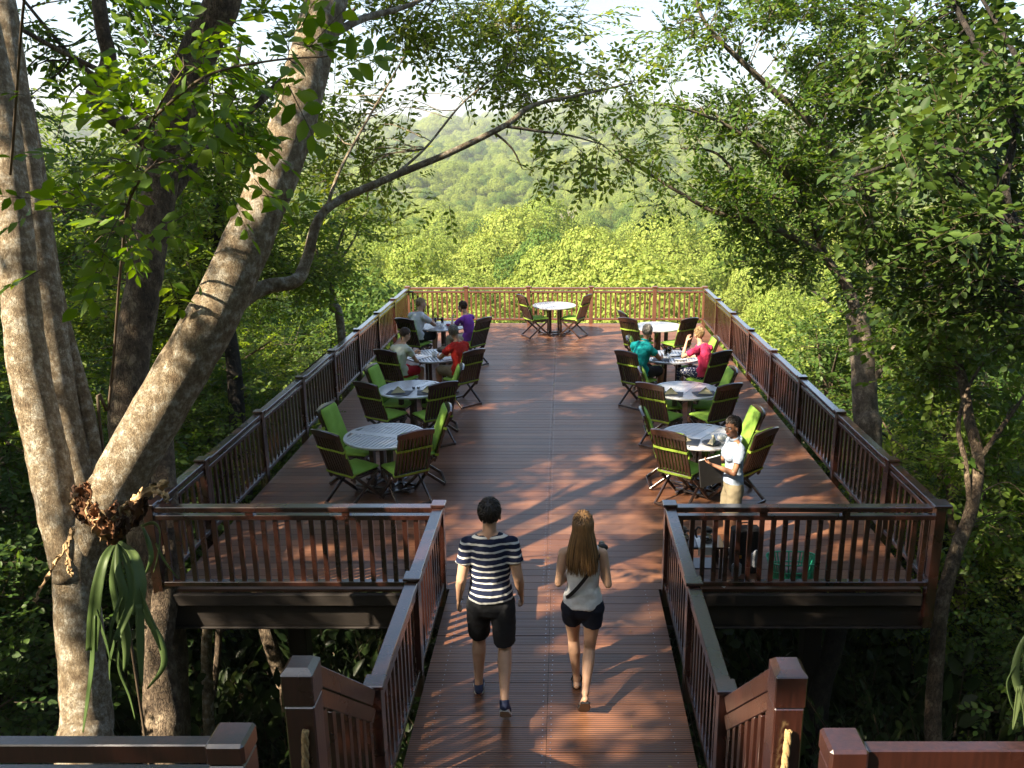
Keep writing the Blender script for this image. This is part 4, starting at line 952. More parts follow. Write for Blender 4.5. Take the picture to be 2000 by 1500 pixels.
    for f, hgt in ((.42, .032), (.045, .03)):
        m = MB(); c = bb + d * f; w_ = .238; pts = [Vector((-w_, .03, 0)), Vector((-w_, -.022, 0)), Vector((-.1, -.026, -.004)), Vector((.1, -.026, .004)), Vector((w_, -.022, 0)), Vector((w_, .03, 0))]
        for a, b in zip(pts[:-1], pts[1:]):
            a = c + Vector((a.x, 0, 0)) - fwd * (-a.y) + d * a.z; b = c + Vector((b.x, 0, 0)) - fwd * (-b.y) + d * b.z
            m.bar(a, b, .004, hgt, d)
        if f > .1: m.bar(c + Vector((.236, 0, 0)) + fwd * .02, c + Vector((.245, 0, 0)) - d * .09 - fwd * .01, .02, .004, fwd)
        m.build('cushion_tie', M['lime'], t)
    return t
CH0 = make_chair(); _cu = [0]
def chair(table, off, label, group, twist=0, tuck=.40):
    off = Vector((*off, 0)); d = off.normalized(); s = Vector((table[0], table[1], 0)) + off - d * tuck
    o = CH0 if _cu[0] == 0 else copy_tree(CH0); _cu[0] += 1
    f = -d; o.location = (s.x, s.y, 0); o.rotation_euler = (0, 0, math.atan2(f.y, f.x) - PI / 2 + R(twist))
    o['label'] = label; o['group'] = group; return o
def make_table():
    t = thing('round_table', 'x', 'table'); r = .54; z = .73
    m = MB()
    def strip(x0, x1, cut=None):
        # slat along y clipped by the round edge
        ri = r - .045; ys0 = math.sqrt(max(0, ri * ri - x0 * x0)); ys1 = math.sqrt(max(0, ri * ri - x1 * x1))
        for sg in (1, -1):
            a = .062
            if min(ys0, ys1) < a + .01: continue
            p = [(x0, sg * a), (x1, sg * a), (x1, sg * ys1), (x0, sg * ys0)]
            if sg < 0: p = p[::-1]
            m.hexa([(q[0], q[1], z - .022) for q in p] + [(q[0], q[1], z - .002) for q in p])
    x = -.49
    while x < .47:
        strip(x, x + .042); x += .056
    m.box(-.495, .495, -.058, .058, z - .02, z)
    m.build('table_slats', M['tablewood'], t)
    m = MB(); n = 56; vs = []; fs = []
    for k in range(n):
        a = 2 * PI * k / n
        for rr, zz in ((r - .044, z - .026), (r - .003, z - .026), (r, z - .013), (r - .003, z), (r - .044, z)): vs.append((rr * math.cos(a), rr * math.sin(a), zz))
    for k in range(n):
        k2 = (k + 1) % n
        for j in range(5): j2 = (j + 1) % 5; fs.append((k * 5 + j, k2 * 5 + j, k2 * 5 + j2, k * 5 + j2))
    m.add(vs, fs); m.build('table_rim', M['tablewood'], t)
    m = MB()
    for a in (45, 135): q = Vector((math.cos(R(a)), math.sin(R(a)), 0)); m.bar(q * -.44 + Vector((0, 0, z - .052 - .002 * (a > 90))), q * .44 + Vector((0, 0, z - .052 - .002 * (a > 90))), .05, .045)
    m.build('underframe', M['chair'], t)
    for sx in (-1, 1):
        for sy in (-1, 1):
            m = MB(); m.box(sx * .13 - .033, sx * .13 + .033, sy * .13 - .033, sy * .13 + .033, .05, z - .08); m.build('leg', M['chair'], t, .005)
    for a in (0, 90):
        m = MB(); q = Vector((math.cos(R(a)), math.sin(R(a)), 0)); p = Vector((-q.y, q.x, 0))
        for s in (-.13, .13): m.bar(p * s + q * -.40 + Vector((0, 0, .024 + a / 90 * .03)), p * s + q * .40 + Vector((0, 0, .024 + a / 90 * .03)), .045, .028)
        m.build('foot_bar', M['chair'], t, .004)
    return t
TB0 = make_table(); _tu = [0]
def table(xy, rot, label):
    o = TB0 if _tu[0] == 0 else copy_tree(TB0); _tu[0] += 1
    o.location = (xy[0], xy[1], 0); o.rotation_euler = (0, 0, R(rot)); o['label'] = label; o['group'] = 'round slatted tables'; return o
T = dict(TL1=(-2.36, 10.63), TL2=(-2.40, 12.96), TL3=(-2.38, 15.28), TL4=(-2.62, 18.13), TC=(-.22, 20.75), TR4=(2.06, 18.07), TR3=(2.0, 15.2), TR2=(1.94, 12.89), TR1=(1.82, 10.61))
table(T['TL1'], -18, 'bare round slatted table, nearest one in the left row'); table(T['TL2'], 60, 'round slatted table with two folded napkins in the left row')
table(T['TL3'], 20, 'round table of the woman in red shorts and the man in the red shirt'); table(T['TL4'], 50, 'round table of the man in the white T-shirt and the woman in purple')
table(T['TC'], 10, 'bare round table in full sun at the middle of the far railing'); table(T['TR4'], 30, 'bare round table farthest back in the right row')
table(T['TR3'], 0, 'round table of the couple in teal and pink with an orange juice on it'); table(T['TR2'], 62, 'round slatted table with two beige napkins in the right row'); table(T['TR1'], 55, 'round slatted table beside the waitress')
CHAIRS = {}
def chs(key, word, items):
    for k, off, txt, tw in items: CHAIRS[key + k] = chair(T[key], off, txt, 'folding chairs around ' + word, tw)
chs('TL1', 'the nearest left table', [('A', (-.55, -.82), 'dark chair seen from behind at the left front of the nearest left table', 0), ('B', (.56, -.80), 'dark chair seen from behind at the right front of the nearest left table', 0),
    ('C', (-.82, .38), 'chair showing its green back cushion beside the left railing at the nearest left table', 12), ('D', (.78, .36), 'chair with sun flecked green cushion on the aisle side of the nearest left table', -10)])
chs('TL2', 'the left table with napkins', [('A', (-.54, -.85), 'dark chair seen from behind at the left front of the left napkin table', 0), ('B', (.62, -.84), 'dark chair seen from behind on the aisle side of the left napkin table', 0),
    ('C', (-.66, .30), 'chair with green cushion at the left back of the left napkin table', 14), ('D', (.74, .30), 'chair with sun flecked cushion behind the aisle side of the left napkin table', -12)])
chs('TL3', 'the left table with papers', [('A', (-.78, -.95), 'dark chair in which the woman in red shorts sits', 12), ('B', (.80, -1.0), 'dark high backed chair in which the man in the red shirt sits', 6)])
chs('TL4', 'the farthest left table', [('A', (-.74, -.85), 'dark chair in which the man in the white T-shirt sits', 12), ('B', (.95, -.85), 'dark high backed chair in which the woman in purple sits', 6)])
chs('TC', 'the table at the far railing', [('A', (-.80, -.45), 'sunlit chair left of the table at the far railing', 0), ('B', (.82, -.42), 'sunlit chair right of the table at the far railing', 0)])
chs('TR4', 'the farthest right table', [('A', (-.72, -.80), 'chair with slats and lime tie behind the man in teal, at the farthest right table', 0), ('C', (-.80, .12), 'chair facing the view at the left back of the farthest right table', 25), ('B', (.56, -.82), 'dark empty chair at the right front of the farthest right table', 0)])
chs('TR3', 'the right table with orange juice', [('A', (-.92, -1.0), 'slatted chair with bright lime tie in which the man in teal sits', 0), ('B', (.74, -1.0), 'dark chair in which the woman in pink sits', 0),
    ('C', (-.76, .30), 'empty chair with green cushion left of the man in teal', 14), ('D', (.82, .22), 'empty chair half hidden by the woman in pink', -12)])
chs('TR2', 'the right table with two napkins', [('A', (-.66, -.84), 'dark chair seen from behind at the left front of the right napkin table', 0), ('B', (.52, -.86), 'dark chair seen from behind at the right front of the right napkin table', 0),
    ('C', (-.70, .18), 'chair with half sunlit cushion at the left back of the right napkin table', 14), ('D', (.74, .20), 'chair showing its green cushion beside the right railing at the napkin table', -12)])
chs('TR1', 'the table beside the waitress', [('A', (-.50, -.82), 'brown slatted chair with bright lime ties in front of the table beside the waitress', -6), ('B', (.68, -.74), 'dark chair seen behind the waitress', 0),
    ('C', (-.74, .26), 'chair with green cushion on the aisle side of the table beside the waitress', 20), ('D', (.76, .28), 'chair with brightly sunlit cushion behind the head of the waitress', -14)])

# ---- things on the tables
def napkin(x, y, z, rz, label, group=None):
    m = MB(); n = 7
    # fan folded pyramid
    vs = []; fs = []
    for k in range(n):
        a = PI * k / (n - 1); r = .115 if k % 2 == 0 else .085
        vs.append((r * math.cos(a), r * .75 * math.sin(a) - .04, .002))
    vs += [(0.0, -.03, .11), (.012, .0, .102)]
    for k in range(n - 1): fs.append((k, k + 1, n))
    fs.append((n - 1, 0, n + 1)); fs.append((0, n, n + 1)); fs.append((n - 1, n + 1, n))
    m.add(vs, fs); o = m.build('napkin', M['napkin']); o.location = (x, y, z); o.rotation_euler = (0, 0, rz); tag(o, label, 'napkin', group); return o
def placemat(x, y, z, rz, label, w_=.36, h_=.26):
    m = MB(); m.box(-w_ / 2, w_ / 2, -h_ / 2, h_ / 2, 0, .004); o = m.build('placemat', M['placemat'], None, .001); o.location = (x, y, z); o.rotation_euler = (0, 0, rz); tag(o, label, 'placemat', 'dark placemats on the tables'); return o
def plate(x, y, z, label, r=.11, mat='white'):
    m = MB(); m.lathe((0, 0, 0), [(0.0, .001), (r * .6, .001), (r, .016), (r - .004, .02), (r * .6, .007), (0, .006)], 28); o = m.build('plate', M[mat], None, 0, True); o.location = (x, y, z); tag(o, label, 'plate'); return o
def glass(x, y, z, h, r, label, fill=None, stem=False):
    t = thing('drinking_glass', label, 'glass', (x, y, z))
    m = MB()
    if stem: m.lathe((0, 0, 0), [(0, .001), (.03, .002), (.005, .008), (.004, .05), (.02, .06), (r, .085), (r * .9, h), (r * .9 - .002, h), (r - .003, .087), (0, .062)], 20)
    else: m.lathe((0, 0, 0), [(0, .001), (r * .85, .001), (r, h), (r - .002, h), (r * .85 - .002, .006), (0, .006)], 20)
    m.build('bowl', M['glass'], t, 0, True)
    if fill:
        b0 = .062 if stem else .008; m = MB(); m.lathe((0, 0, 0), [(0, b0 + .002), (r * .75, b0 + .024), (r * .84, h * .8), (0, h * .8)], 20); m.build('drink', M[fill], t, 0, True)
    return t
def cup(x, y, z, label):
    t = thing('coffee_cup', label, 'cup', (x, y, z)); m = MB(); m.lathe((0, 0, 0), [(0, .001), (.025, .001), (.04, .035), (.042, .065), (.039, .065), (.036, .035), (.022, .006), (0, .006)], 20); m.build('bowl', M['white'], t, 0, True)
    m = MB(); m.tube([(.04, 0, .05), (.06, 0, .045), (.062, 0, .028), (.042, 0, .02)], .005, 6); m.build('handle', M['white'], t, 0, True)
    m = MB(); m.lathe((0, 0, 0), [(0, -.004), (.04, -.004), (.072, .004), (.07, .007), (.04, 0), (0, 0)], 22); m.build('saucer', M['white'], t, 0, True); return t
def at(k, dx, dy): return T[k][0] + dx, T[k][1] + dy
z = .734
x, y = at('TL2', -.16, -.26); placemat(x, y, z, -.15, 'dark placemat under the left napkin on the left napkin table'); napkin(x - .02, y, z + .005, .3, 'folded beige napkin lying at the left on the left napkin table')
x, y = at('TL2', .30, -.24); placemat(x, y, z, .15, 'dark placemat under the right napkin on the left napkin table'); napkin(x, y, z + .005, -.5, 'folded beige napkin next to the aisle chair on the left napkin table')
x, y = at('TR2', -.26, -.26); placemat(x, y, z, -.2, 'dark placemat under the left napkin on the right napkin table'); napkin(x - .02, y, z + .005, .1, 'upright beige napkin at the left on the right napkin table')
x, y = at('TR2', .27, -.24); placemat(x, y, z, .2, 'dark placemat under the right napkin on the right napkin table'); napkin(x, y, z + .005, -.1, 'upright pale napkin at the right on the right napkin table')
x, y = at('TR1', -.24, -.24); placemat(x, y, z, -.3, 'dark placemat under the napkin on the table beside the waitress'); napkin(x - .04, y, z + .005, .4, 'folded beige napkin by the slatted chair beside the waitress')
x, y = at('TR1', .08, -.33); plate(x, y, z, 'grey plate with a folded napkin in front of the waitress', .12, 'placemat'); napkin(x, y, z + .012, 1.2, 'beige napkin lying on the grey plate before the waitress')
x, y = at('TR1', .30, -.16)
m = MB(); rg_ = random.Random(4)
for k in range(12): m.ball((rg_.uniform(-.11, .11), rg_.uniform(-.07, .07), .035 + rg_.uniform(0, .03)), (.055, .05, .04), 10)
o = m.build('crumpled_napkin', M['paper'], None, 0, True); o.location = (x, y, z); tag(o, 'crumpled bright white napkin on the table beside the face of the waitress', 'napkin')
rm = o.modifiers.new('merge', 'REMESH'); rm.mode = 'VOXEL'; rm.voxel_size = .006
for dx, w_ in ((-.035, 'left'), (.04, 'right')):
    x, y = at('TL2', .06 + dx, -.02); m = MB()
    for k in range(8):
        a = k * PI / 4; m.tube([(0, 0, .012), (.028 * math.cos(a), .028 * math.sin(a), .02 + .012 * (k % 2))], [.007, .002], 5)
    m.lathe((0, 0, 0), [(0, .001), (.022, .001), (.024, .014), (0, .016)], 12)
    o = m.build('table_ornament', M['black']); o.location = (x, y, z); tag(o, 'the %s of two small dark star shaped ornaments on the left napkin table' % w_, 'ornament', 'small dark table ornaments')
# table with papers
def sheet(x, y, z, rz, w_, h_, label, cat='menu', tilt=0):
    m = MB(); m.box(-w_ / 2, w_ / 2, -h_ / 2, h_ / 2, 0, .004); o = m.build('menu_card', M['paper']); o.location = (x, y, z); o.rotation_euler = (tilt, 0, rz); tag(o, label, cat); return o
x, y = at('TL3', -.25, -.16); sheet(x, y, z, -.6, .21, .34, 'open white menu lying before the woman in red shorts')
x, y = at('TL3', .24, -.22); sheet(x, y, z, .5, .2, .28, 'white paper lying before the man in the red shirt')
x, y = at('TL3', .17, .13); m = MB(); m.loft([(-.1, 0, .07), (0, 0, .075), (.1, 0, .07)], [.05, .06, .05], [.055, .07, .055], (0, 1, 0)); m.tube([(-.09, 0, .11), (-.04, .02, .17), (.05, .02, .17), (.09, 0, .11)], .007, 6)
o = m.build('camera_bag', M['blackcloth'], None, 0, True); o.location = (x, y, z); tag(o, 'small black bag standing on the table with papers', 'bag')
x, y = at('TL3', .0, -.10); t = thing('sugar_bowl', 'small white bowl of sugar sachets on the table with papers', 'bowl', (x, y, z)); m = MB(); m.lathe((0, 0, 0), [(0, .001), (.04, .001), (.06, .05), (.057, .05), (.037, .006), (0, .006)], 20); m.build('bowl', M['white'], t, 0, True)
m = MB()
for k in range(6): m.bar((-.03 + k * .012, -.02, .02), (-.035 + k * .014, .01 - .01 * (k % 2), .09), .03, .004)
m.build('sachets', M['paper'], t)
x, y = at('TL4', -.02, -.22); cup(x, y, z + .005, 'white coffee cup at the front of the farthest left table'); x, y = at('TL4', -.12, -.02); cup(x, y, z + .005, 'white coffee cup near the hands of the man in white')
x, y = at('TL4', .1, .1); plate(x, y, z, 'small white plate on the farthest left table', .09); x, y = at('TL4', -.2, .2); glass(x, y, z, .13, .033, 'clear water glass at the left of the farthest left table'); x, y = at('TL4', -.05, .24); glass(x, y, z, .13, .033, 'clear water glass at the back of the farthest left table')
x, y = at('TL4', .12, -.08); m = MB(); m.lathe((0, 0, 0), [(0, .001), (.03, .001), (.05, .045), (.045, .05), (0, .045)], 18); o = m.build('red_jam_dish', plain('red_jam', (.35, .03, .03), .4), None, 0, True); o.location = (x, y, z); tag(o, 'small dish of red fruit before the woman in purple', 'dish')
x, y = at('TR3', -.05, -.08); glass(x, y, z, .19, .04, 'stemmed glass of orange juice on the table of the couple', 'juice', True); x, y = at('TR3', .06, .03); plate(x, y, z, 'white plate behind the orange juice', .1)
x, y = at('TR3', .12, -.28); plate(x, y, z, 'white plate at the front of the table of the couple', .11); x, y = at('TR3', -.1, .06); glass(x, y, z, .12, .035, 'empty water glass beside the orange juice')
x, y = at('TR3', -.22, -.26); placemat(x, y, z, -.2, 'dark placemat before the man in teal', .3, .22); x, y = at('TR3', .3, .02); placemat(x, y, z, .5, 'dark placemat before the woman in pink', .3, .22)

# ---- service corner behind the right front railing
def coffee_pot(x, y, z, label, rz=0):
    t = thing('coffee_pot', label, 'coffee pot', (x, y, z), rz)
    m = MB(); m.lathe((0, 0, 0), [(0, .002), (.055, .002), (.075, .03), (.078, .06), (.06, .11), (.045, .135), (.043, .135), (.057, .11), (.075, .06), (.072, .032), (0, .006)], 26); m.build('carafe', M['glass'], t, 0, True)
    m = MB(); m.lathe((0, 0, 0), [(0, .008), (.066, .008), (.072, .03), (.074, .052), (0, .052)], 26); m.build('coffee', plain('black_coffee', (.02, .01, .006), .2), t, 0, True)
    m = MB(); m.lathe((0, 0, 0), [(.048, .125), (.052, .13), (.052, .15), (.03, .165), (0, .168)], 24); m.build('lid', M['black'], t, 0, True)
    m = MB(); m.tube([(-.05, 0, .14), (-.10, 0, .155), (-.125, 0, .12), (-.118, 0, .06), (-.105, 0, .035)], [.012, .013, .013, .011, .008], 8); m.build('handle', M['black'], t, 0, True); return t
bx, by = 1.42, 8.16
t = thing('serving_stand', 'low dark wooden serving stand with white cloth holding the coffee pots', 'serving stand', (bx, by, 0))
m = MB(); m.box(-.26, .26, -.15, .15, .36, .385); m.build('top', M['chair'], t, .004)
for sx in (-1, 1):
    for sy in (-1, 1): m = MB(); m.box(sx * .23 - .02, sx * .23 + .02, sy * .125 - .02, sy * .125 + .02, 0, .358); m.build('leg', M['chair'], t, .003)
m = MB(); m.box(-.21, .21, -.12, .12, .12, .135); m.build('shelf', M['chair'], t)
m = MB(); m.box(-.02, .16, -.154, .08, .3865, .39); m.box(-.02, .16, -.158, -.1545, .30, .39); m.build('cloth', M['white'], t)
coffee_pot(bx + .09, by - .03, .392, 'glass coffee pot with black lid on the white cloth', 2.9 + PI); coffee_pot(bx - .17, by, .386, 'second coffee pot beside the walkway railing', 2.2)
t = thing('upright_bag', 'tall black bag with two brass buckles standing behind the railing', 'bag', (1.93, 8.22, 0), R(4))
m = MB(); m.box(-.15, .15, -.07, .07, 0, .52); o = m.build('body', M['blackcloth'], t, .02)
for s in (-.07, .07):
    m = MB(); m.bar((s, -.078, .14), (s, -.078, .5), .022, .006, (0, -1, 0)); b = m.build('strap', M['black'], t)
    m = MB(); m.box(s - .016, s + .016, -.09, -.082, .20, .235); m.build('buckle', M['gold'], b, .002)
m = MB(); m.tube([(-.06, 0, .51), (-.05, 0, .57), (.05, 0, .57), (.06, 0, .51)], .008, 6); m.build('carry_handle', M['black'], t, 0, True)
def stripemat(name):
    m, t_, ns, ls, b = newmat(name); tc = N(ns, 'ShaderNodeTexCoord'); sp = N(ns, 'ShaderNodeSeparateXYZ'); ls.new(tc.outputs['Object'], sp.inputs[0])
    a = N(ns, 'ShaderNodeMath', operation='ADD'); ls.new(sp.outputs[0], a.inputs[0]); ls.new(sp.outputs[2], a.inputs[1])
    f = N(ns, 'ShaderNodeMath', operation='MULTIPLY'); f.inputs[1].default_value = 75; ls.new(a.outputs[0], f.inputs[0])
    fr = N(ns, 'ShaderNodeMath', operation='FRACT'); ls.new(f.outputs[0], fr.inputs[0]); g = N(ns, 'ShaderNodeMath', operation='GREATER_THAN'); g.inputs[1].default_value = .55; ls.new(fr.outputs[0], g.inputs[0])
    r = ramp(ns, [(0, (.02, .03, .07)), (1, (.62, .65, .72))]); ls.new(g.outputs[0], r.inputs[0]); ls.new(r.outputs[0], b.inputs['Base Color']); b.inputs['Roughness'].default_value = .8; return m
M['stripe_towel'] = stripemat('navy_striped_towel_cloth')
for (x, y, zz, lb) in ((1.82, 8.05, .0, 'left striped towel folded upright in front of the black bag'), (2.02, 8.08, .11, 'right striped towel hanging higher in front of the black bag')):
    m = MB(); m.add([(-.05, 0, .03), (0, 0, 0), (.05, 0, .05), (.05, 0, .17), (0, 0, .21), (-.05, 0, .16), (-.05, .03, .03), (0, .03, 0), (.05, .03, .05), (.05, .03, .17), (0, .03, .21), (-.05, .03, .16)],
        [(5, 4, 3, 2, 1, 0)[::-1], (6, 7, 8, 9, 10, 11)[::-1], (0, 1, 7, 6)[::-1], (1, 2, 8, 7)[::-1], (2, 3, 9, 8)[::-1], (3, 4, 10, 9)[::-1], (4, 5, 11, 10)[::-1], (5, 0, 6, 11)[::-1]])
    o = m.build('striped_towel', M['stripe_towel'], None, .006); o.location = (x, y, zz); tag(o, lb, 'towel', 'striped towels')
# green plastic basket: slatted oval walls, two handles
t = thing('green_basket', 'green slatted plastic basket on the deck behind the right front railing', 'basket', (2.42, 8.12, 0))
def ov(a, rx, ry): return Vector((math.copysign(abs(math.cos(a)) ** .6, math.cos(a)) * rx, math.copysign(abs(math.sin(a)) ** .6, math.sin(a)) * ry, 0))
m = MB(); n = 44
for k in range(n):
    a = 2 * PI * k / n; m.bar(ov(a, .21, .12) + Vector((0, 0, .01)), ov(a, .265, .16) + Vector((0, 0, .20)), .014, .006, ov(a, 1, 1))
m.build('slatted_wall', M['basket'], t)
for zz, rx, ry, nm in ((.205, .268, .163, 'rim'), (.10, .24, .14, 'middle_band'), (.012, .214, .124, 'base_band')):
    m = MB(); m.tube([ov(2 * PI * k / 48, rx, ry) + Vector((0, 0, zz)) for k in range(49)], .008, 6, False); m.build(nm, M['basket'], t, 0, True)
m = MB(); m.lathe((0, 0, .006), [(0, 0), (.125, 0), (.125, .006), (0, .006)], 24); o = m.build('base', M['basket'], t); o.scale = (1.68, 1, 1)
m = MB()
for k in range(5): m.ball((-.12 + k * .06, .01 * (-1) ** k, .06), (.05, .06, .045), 10)
m.build('contents', plain('basket_contents', (.25, .18, .2), .7, var=.5, scale=12), t, 0, True)
m = MB(); m.add([(-.03, 0, 0), (.0, -.045, 0), (.035, .01, 0), (0, .0, .002)], [(0, 1, 3), (1, 2, 3), (2, 0, 3)]); o = m.build('paper_scrap', M['paper']); o.location = (1.66, 7.9, .003); tag(o, 'tiny white paper scrap at the front deck edge', 'paper scrap')

# ------------------------------------------------------------------ people
def skin(name, c): 
    m, t, ns, ls, b = newmat(name); tc = N(ns, 'ShaderNodeTexCoord'); n = noise(ns, ls, 9, 3, tc.outputs['Object'])
    r = ramp(ns, [(.3, [v * .85 for v in c]), (.7, [min(1, v * 1.1) for v in c])]); ls.new(n.outputs['Fac'], r.inputs[0]); ls.new(r.outputs[0], b.inputs['Base Color'])
    b.inputs['Roughness'].default_value = .55; b.inputs['Subsurface Weight'].default_value = .12; b.inputs['Subsurface Radius'].default_value = (.02, .008, .004); b.inputs['Subsurface Scale'].default_value = .4; return m
def cloth(name, c, var=.14): return plain(name, c, .9, var=var, scale=9, bump=.9, spec=.15)
WT = bpy.data.textures.new('fold_clouds', 'CLOUDS'); WT.noise_scale = .085; WT.noise_depth = 2
def folds(o, s_=.022):
    d = o.modifiers.new('folds', 'DISPLACE'); d.texture = WT; d.texture_coords = 'LOCAL'; d.strength = s_; d.mid_level = .5
def hairmat(name, c1, c2):
    m, t, ns, ls, b = newmat(name); geo = N(ns, 'ShaderNodeNewGeometry')
    r = ramp(ns, [(0, c1), (1, c2)]); ls.new(geo.outputs['Random Per Island'], r.inputs[0]); ls.new(r.outputs[0], b.inputs['Base Color']); b.inputs['Roughness'].default_value = .45; return m
M['skin'] = skin('fair_skin', (.50, .30, .20)); M['skin2'] = skin('tanned_skin', (.38, .20, .12)); M['skin3'] = skin('brown_skin', (.27, .13, .075))
M['hair_dark'] = hairmat('dark_hair', (.008, .006, .005), (.03, .02, .014)); M['hair_grey'] = hairmat('grey_hair', (.10, .095, .09), (.25, .24, .22))
M['hair_blond'] = hairmat('sandy_hair', (.22, .13, .06), (.50, .36, .18)); M['hair_brown'] = hairmat('brown_hair', (.03, .017, .009), (.09, .05, .028))
M['hair_long'] = hairmat('long_blond_hair', (.07, .035, .015), (.34, .19, .075))
M['eye'] = plain('eye_white', (.7, .7, .68), .3, var=.02); M['pupil'] = plain('pupil', (.01, .008, .006), .2); M['lip'] = plain('lips', (.35, .10, .08), .5); M['teeth'] = plain('teeth', (.75, .73, .68), .4, var=.02)

def person(label, cat_loc, rz, J, Hs, sk, hair, top, bottom, shoe, fem=False, sleeve=.55, leglen=.75, headdir=None, hairlen=0, topname='shirt', botname='shorts', curl=(.6, .6), smile=False, vest=False, sock=None, hemz=-.06, cap_=None, polo=False, loose=1.0):
    """J holds joints in metres for a 1.75 m figure facing +y; Hs scales them"""
    t = thing('person', label, 'person', cat_loc, rz)
    J = {k: Vector(v) * Hs for k, v in J.items()}
    g = (.87 if fem else 1.0) * Hs
    inv = Matrix.Rotation(-rz, 3, 'Z')
    f = (inv @ Vector(headdir)).normalized() if headdir else Vector((0, 1, 0))
    neck = J['neck']; hd = J['head']
    u = (hd - neck).normalized(); u = (u + Vector((0, 0, 1.2))).normalized(); r_ = f.cross(u).normalized(); u2 = r_.cross(f).normalized()
    HM = Matrix((r_, f, u2)).transposed() * Hs
    def hp(*p): return hd + HM @ Vector(p)
    b = MB()
    shv = (J['shR'] - J['shL']).normalized(); hv = (J['hipR'] - J['hipL']).normalized()
    # torso
    tc_ = [J['pelvis'] + Vector((0, 0, -.05 * Hs)), J['pelvis'] + Vector((0, 0, .03)), J['waist'], J['chest'], J['chest'].lerp(neck, .62), neck.lerp(hd, .0)]
    hipw = 1.08 if fem else 1.0
    RX = [.150 * hipw, .158 * hipw, .128 if fem else .138, .150, .135, .06]; RY = [.105, .112, .092, .112, .085, .055]
    b.loft(tc_, [x * g * .92 for x in RX], [x * g * .92 for x in RY], shv)
    b.loft([neck + Vector((0, 0, -.05)), neck.lerp(hd, .3), neck.lerp(hd, .75)], [.062 * g, .052 * g, .055 * g], [.060 * g, .054 * g, .058 * g], shv)
    # head
    h = MB(); s_ = .96 if fem else 1.0
    h.ball((0, -.012, .022), (.075 * s_, .094, .096), 20); h.ball((0, .022, -.03), (.060 * s_, .070, .082), 18); h.ball((0, .052, -.088), (.030, .030, .026), 12)
    h.ball((0, .012, -.075), (.050 * s_, .058, .035), 12)
    h.loft([(0, .083, .006), (0, .100, -.030), (0, .094, -.040)], [.008, .013, .014], [.008, .013, .008], (1, 0, 0), 10)
    for s in (-1, 1):
        h.ball((s * .077 * s_, -.006, -.018), (.010, .020, .032), 10); h.ball((s * .030, .079, .018), (.022, .010, .008), 8); h.ball((s * .036, .066, -.025), (.020, .016, .018), 8)
    h.loft([(-.022, .083, -.060), (0, .090, -.060), (.022, .083, -.060)], [.006, .008, .006], [.006, .008, .006], (0, 0, 1), 8)
    b.add([hp(*v) for v in h.v], h.f)
    # arms and hands
    for S_, cl in (('L', curl[0]), ('R', curl[1])):
        sh, el, wr = J['sh' + S_], J['el' + S_], J['wr' + S_]
        q = 1.0 if not fem else .86
        b.ball(sh - Vector((0, 0, .016)), .053 * Hs * q, 14); b.loft([neck + Vector((0, 0, .02)), neck.lerp(sh, .5) + Vector((0, 0, .004)), sh], [.045 * Hs * q, .05 * Hs * q, .045 * Hs * q], [.03 * Hs * q, .042 * Hs * q, .045 * Hs * q], (0, 1, 0), 12)
        b.loft([sh, sh.lerp(el, .35), sh.lerp(el, .8), el], [.052 * q * Hs, .048 * q * Hs, .040 * q * Hs, .038 * q * Hs], [.054 * q * Hs, .050 * q * Hs, .042 * q * Hs, .040 * q * Hs], (0, 1, .01), 14)
        b.loft([el, el.lerp(wr, .3), el.lerp(wr, .8), wr], [.040 * q * Hs, .041 * q * Hs, .027 * q * Hs, .024 * q * Hs], [.038 * q * Hs, .039 * q * Hs, .024 * q * Hs, .020 * q * Hs], (0, 1, .01), 14)
        d = (J['hand' + S_] if 'hand' + S_ in J else (wr - el)).normalized()
        sx = -1 if S_ == 'L' else 1
        pn = J.get('palm' + S_); pn = (pn if pn is not None else Vector((-sx, 0, 0))); pn = (pn - d * pn.dot(d)).normalized()   # palm faces the body
        sd = d.cross(pn).normalized() * sx                                       # towards the thumb side
        k = Hs * (.92 if fem else 1.0)
        b.loft([wr - d * .01, wr + d * .03 * k, wr + d * .082 * k], [.024 * k, .036 * k, .040 * k], [.017 * k, .015 * k, .012 * k], sd, 14)
        for i, (o_, l_) in enumerate(((.030, .068), (.010, .078), (-.010, .072), (-.029, .056))):
            p0 = wr + d * (.078 if i < 3 else .072) * k + sd * o_ * k; pts = [p0]; a = 0
            for l2, ca in ((.45, .35), (.32, 1.0), (.23, .8)):
                a += ca * cl; pts.append(pts[-1] + (d * math.cos(a) + pn * math.sin(a)) * l_ * l2 * k + sd * o_ * .06 * l2)
            b.loft(pts, [.0092 * k, .0088 * k, .0080 * k, .0065 * k], [.0088 * k, .0084 * k, .0078 * k, .006 * k], sd, 9)
        p0 = wr + d * .022 * k + sd * .026 * k; b.loft([p0, p0 + (d * .55 + sd * .55 + pn * .25) * .045 * k, p0 + (d * .95 + sd * .55 + pn * .5) * .068 * k], [.013 * k, .0105 * k, .008 * k], [.012 * k, .010 * k, .008 * k], pn, 10)
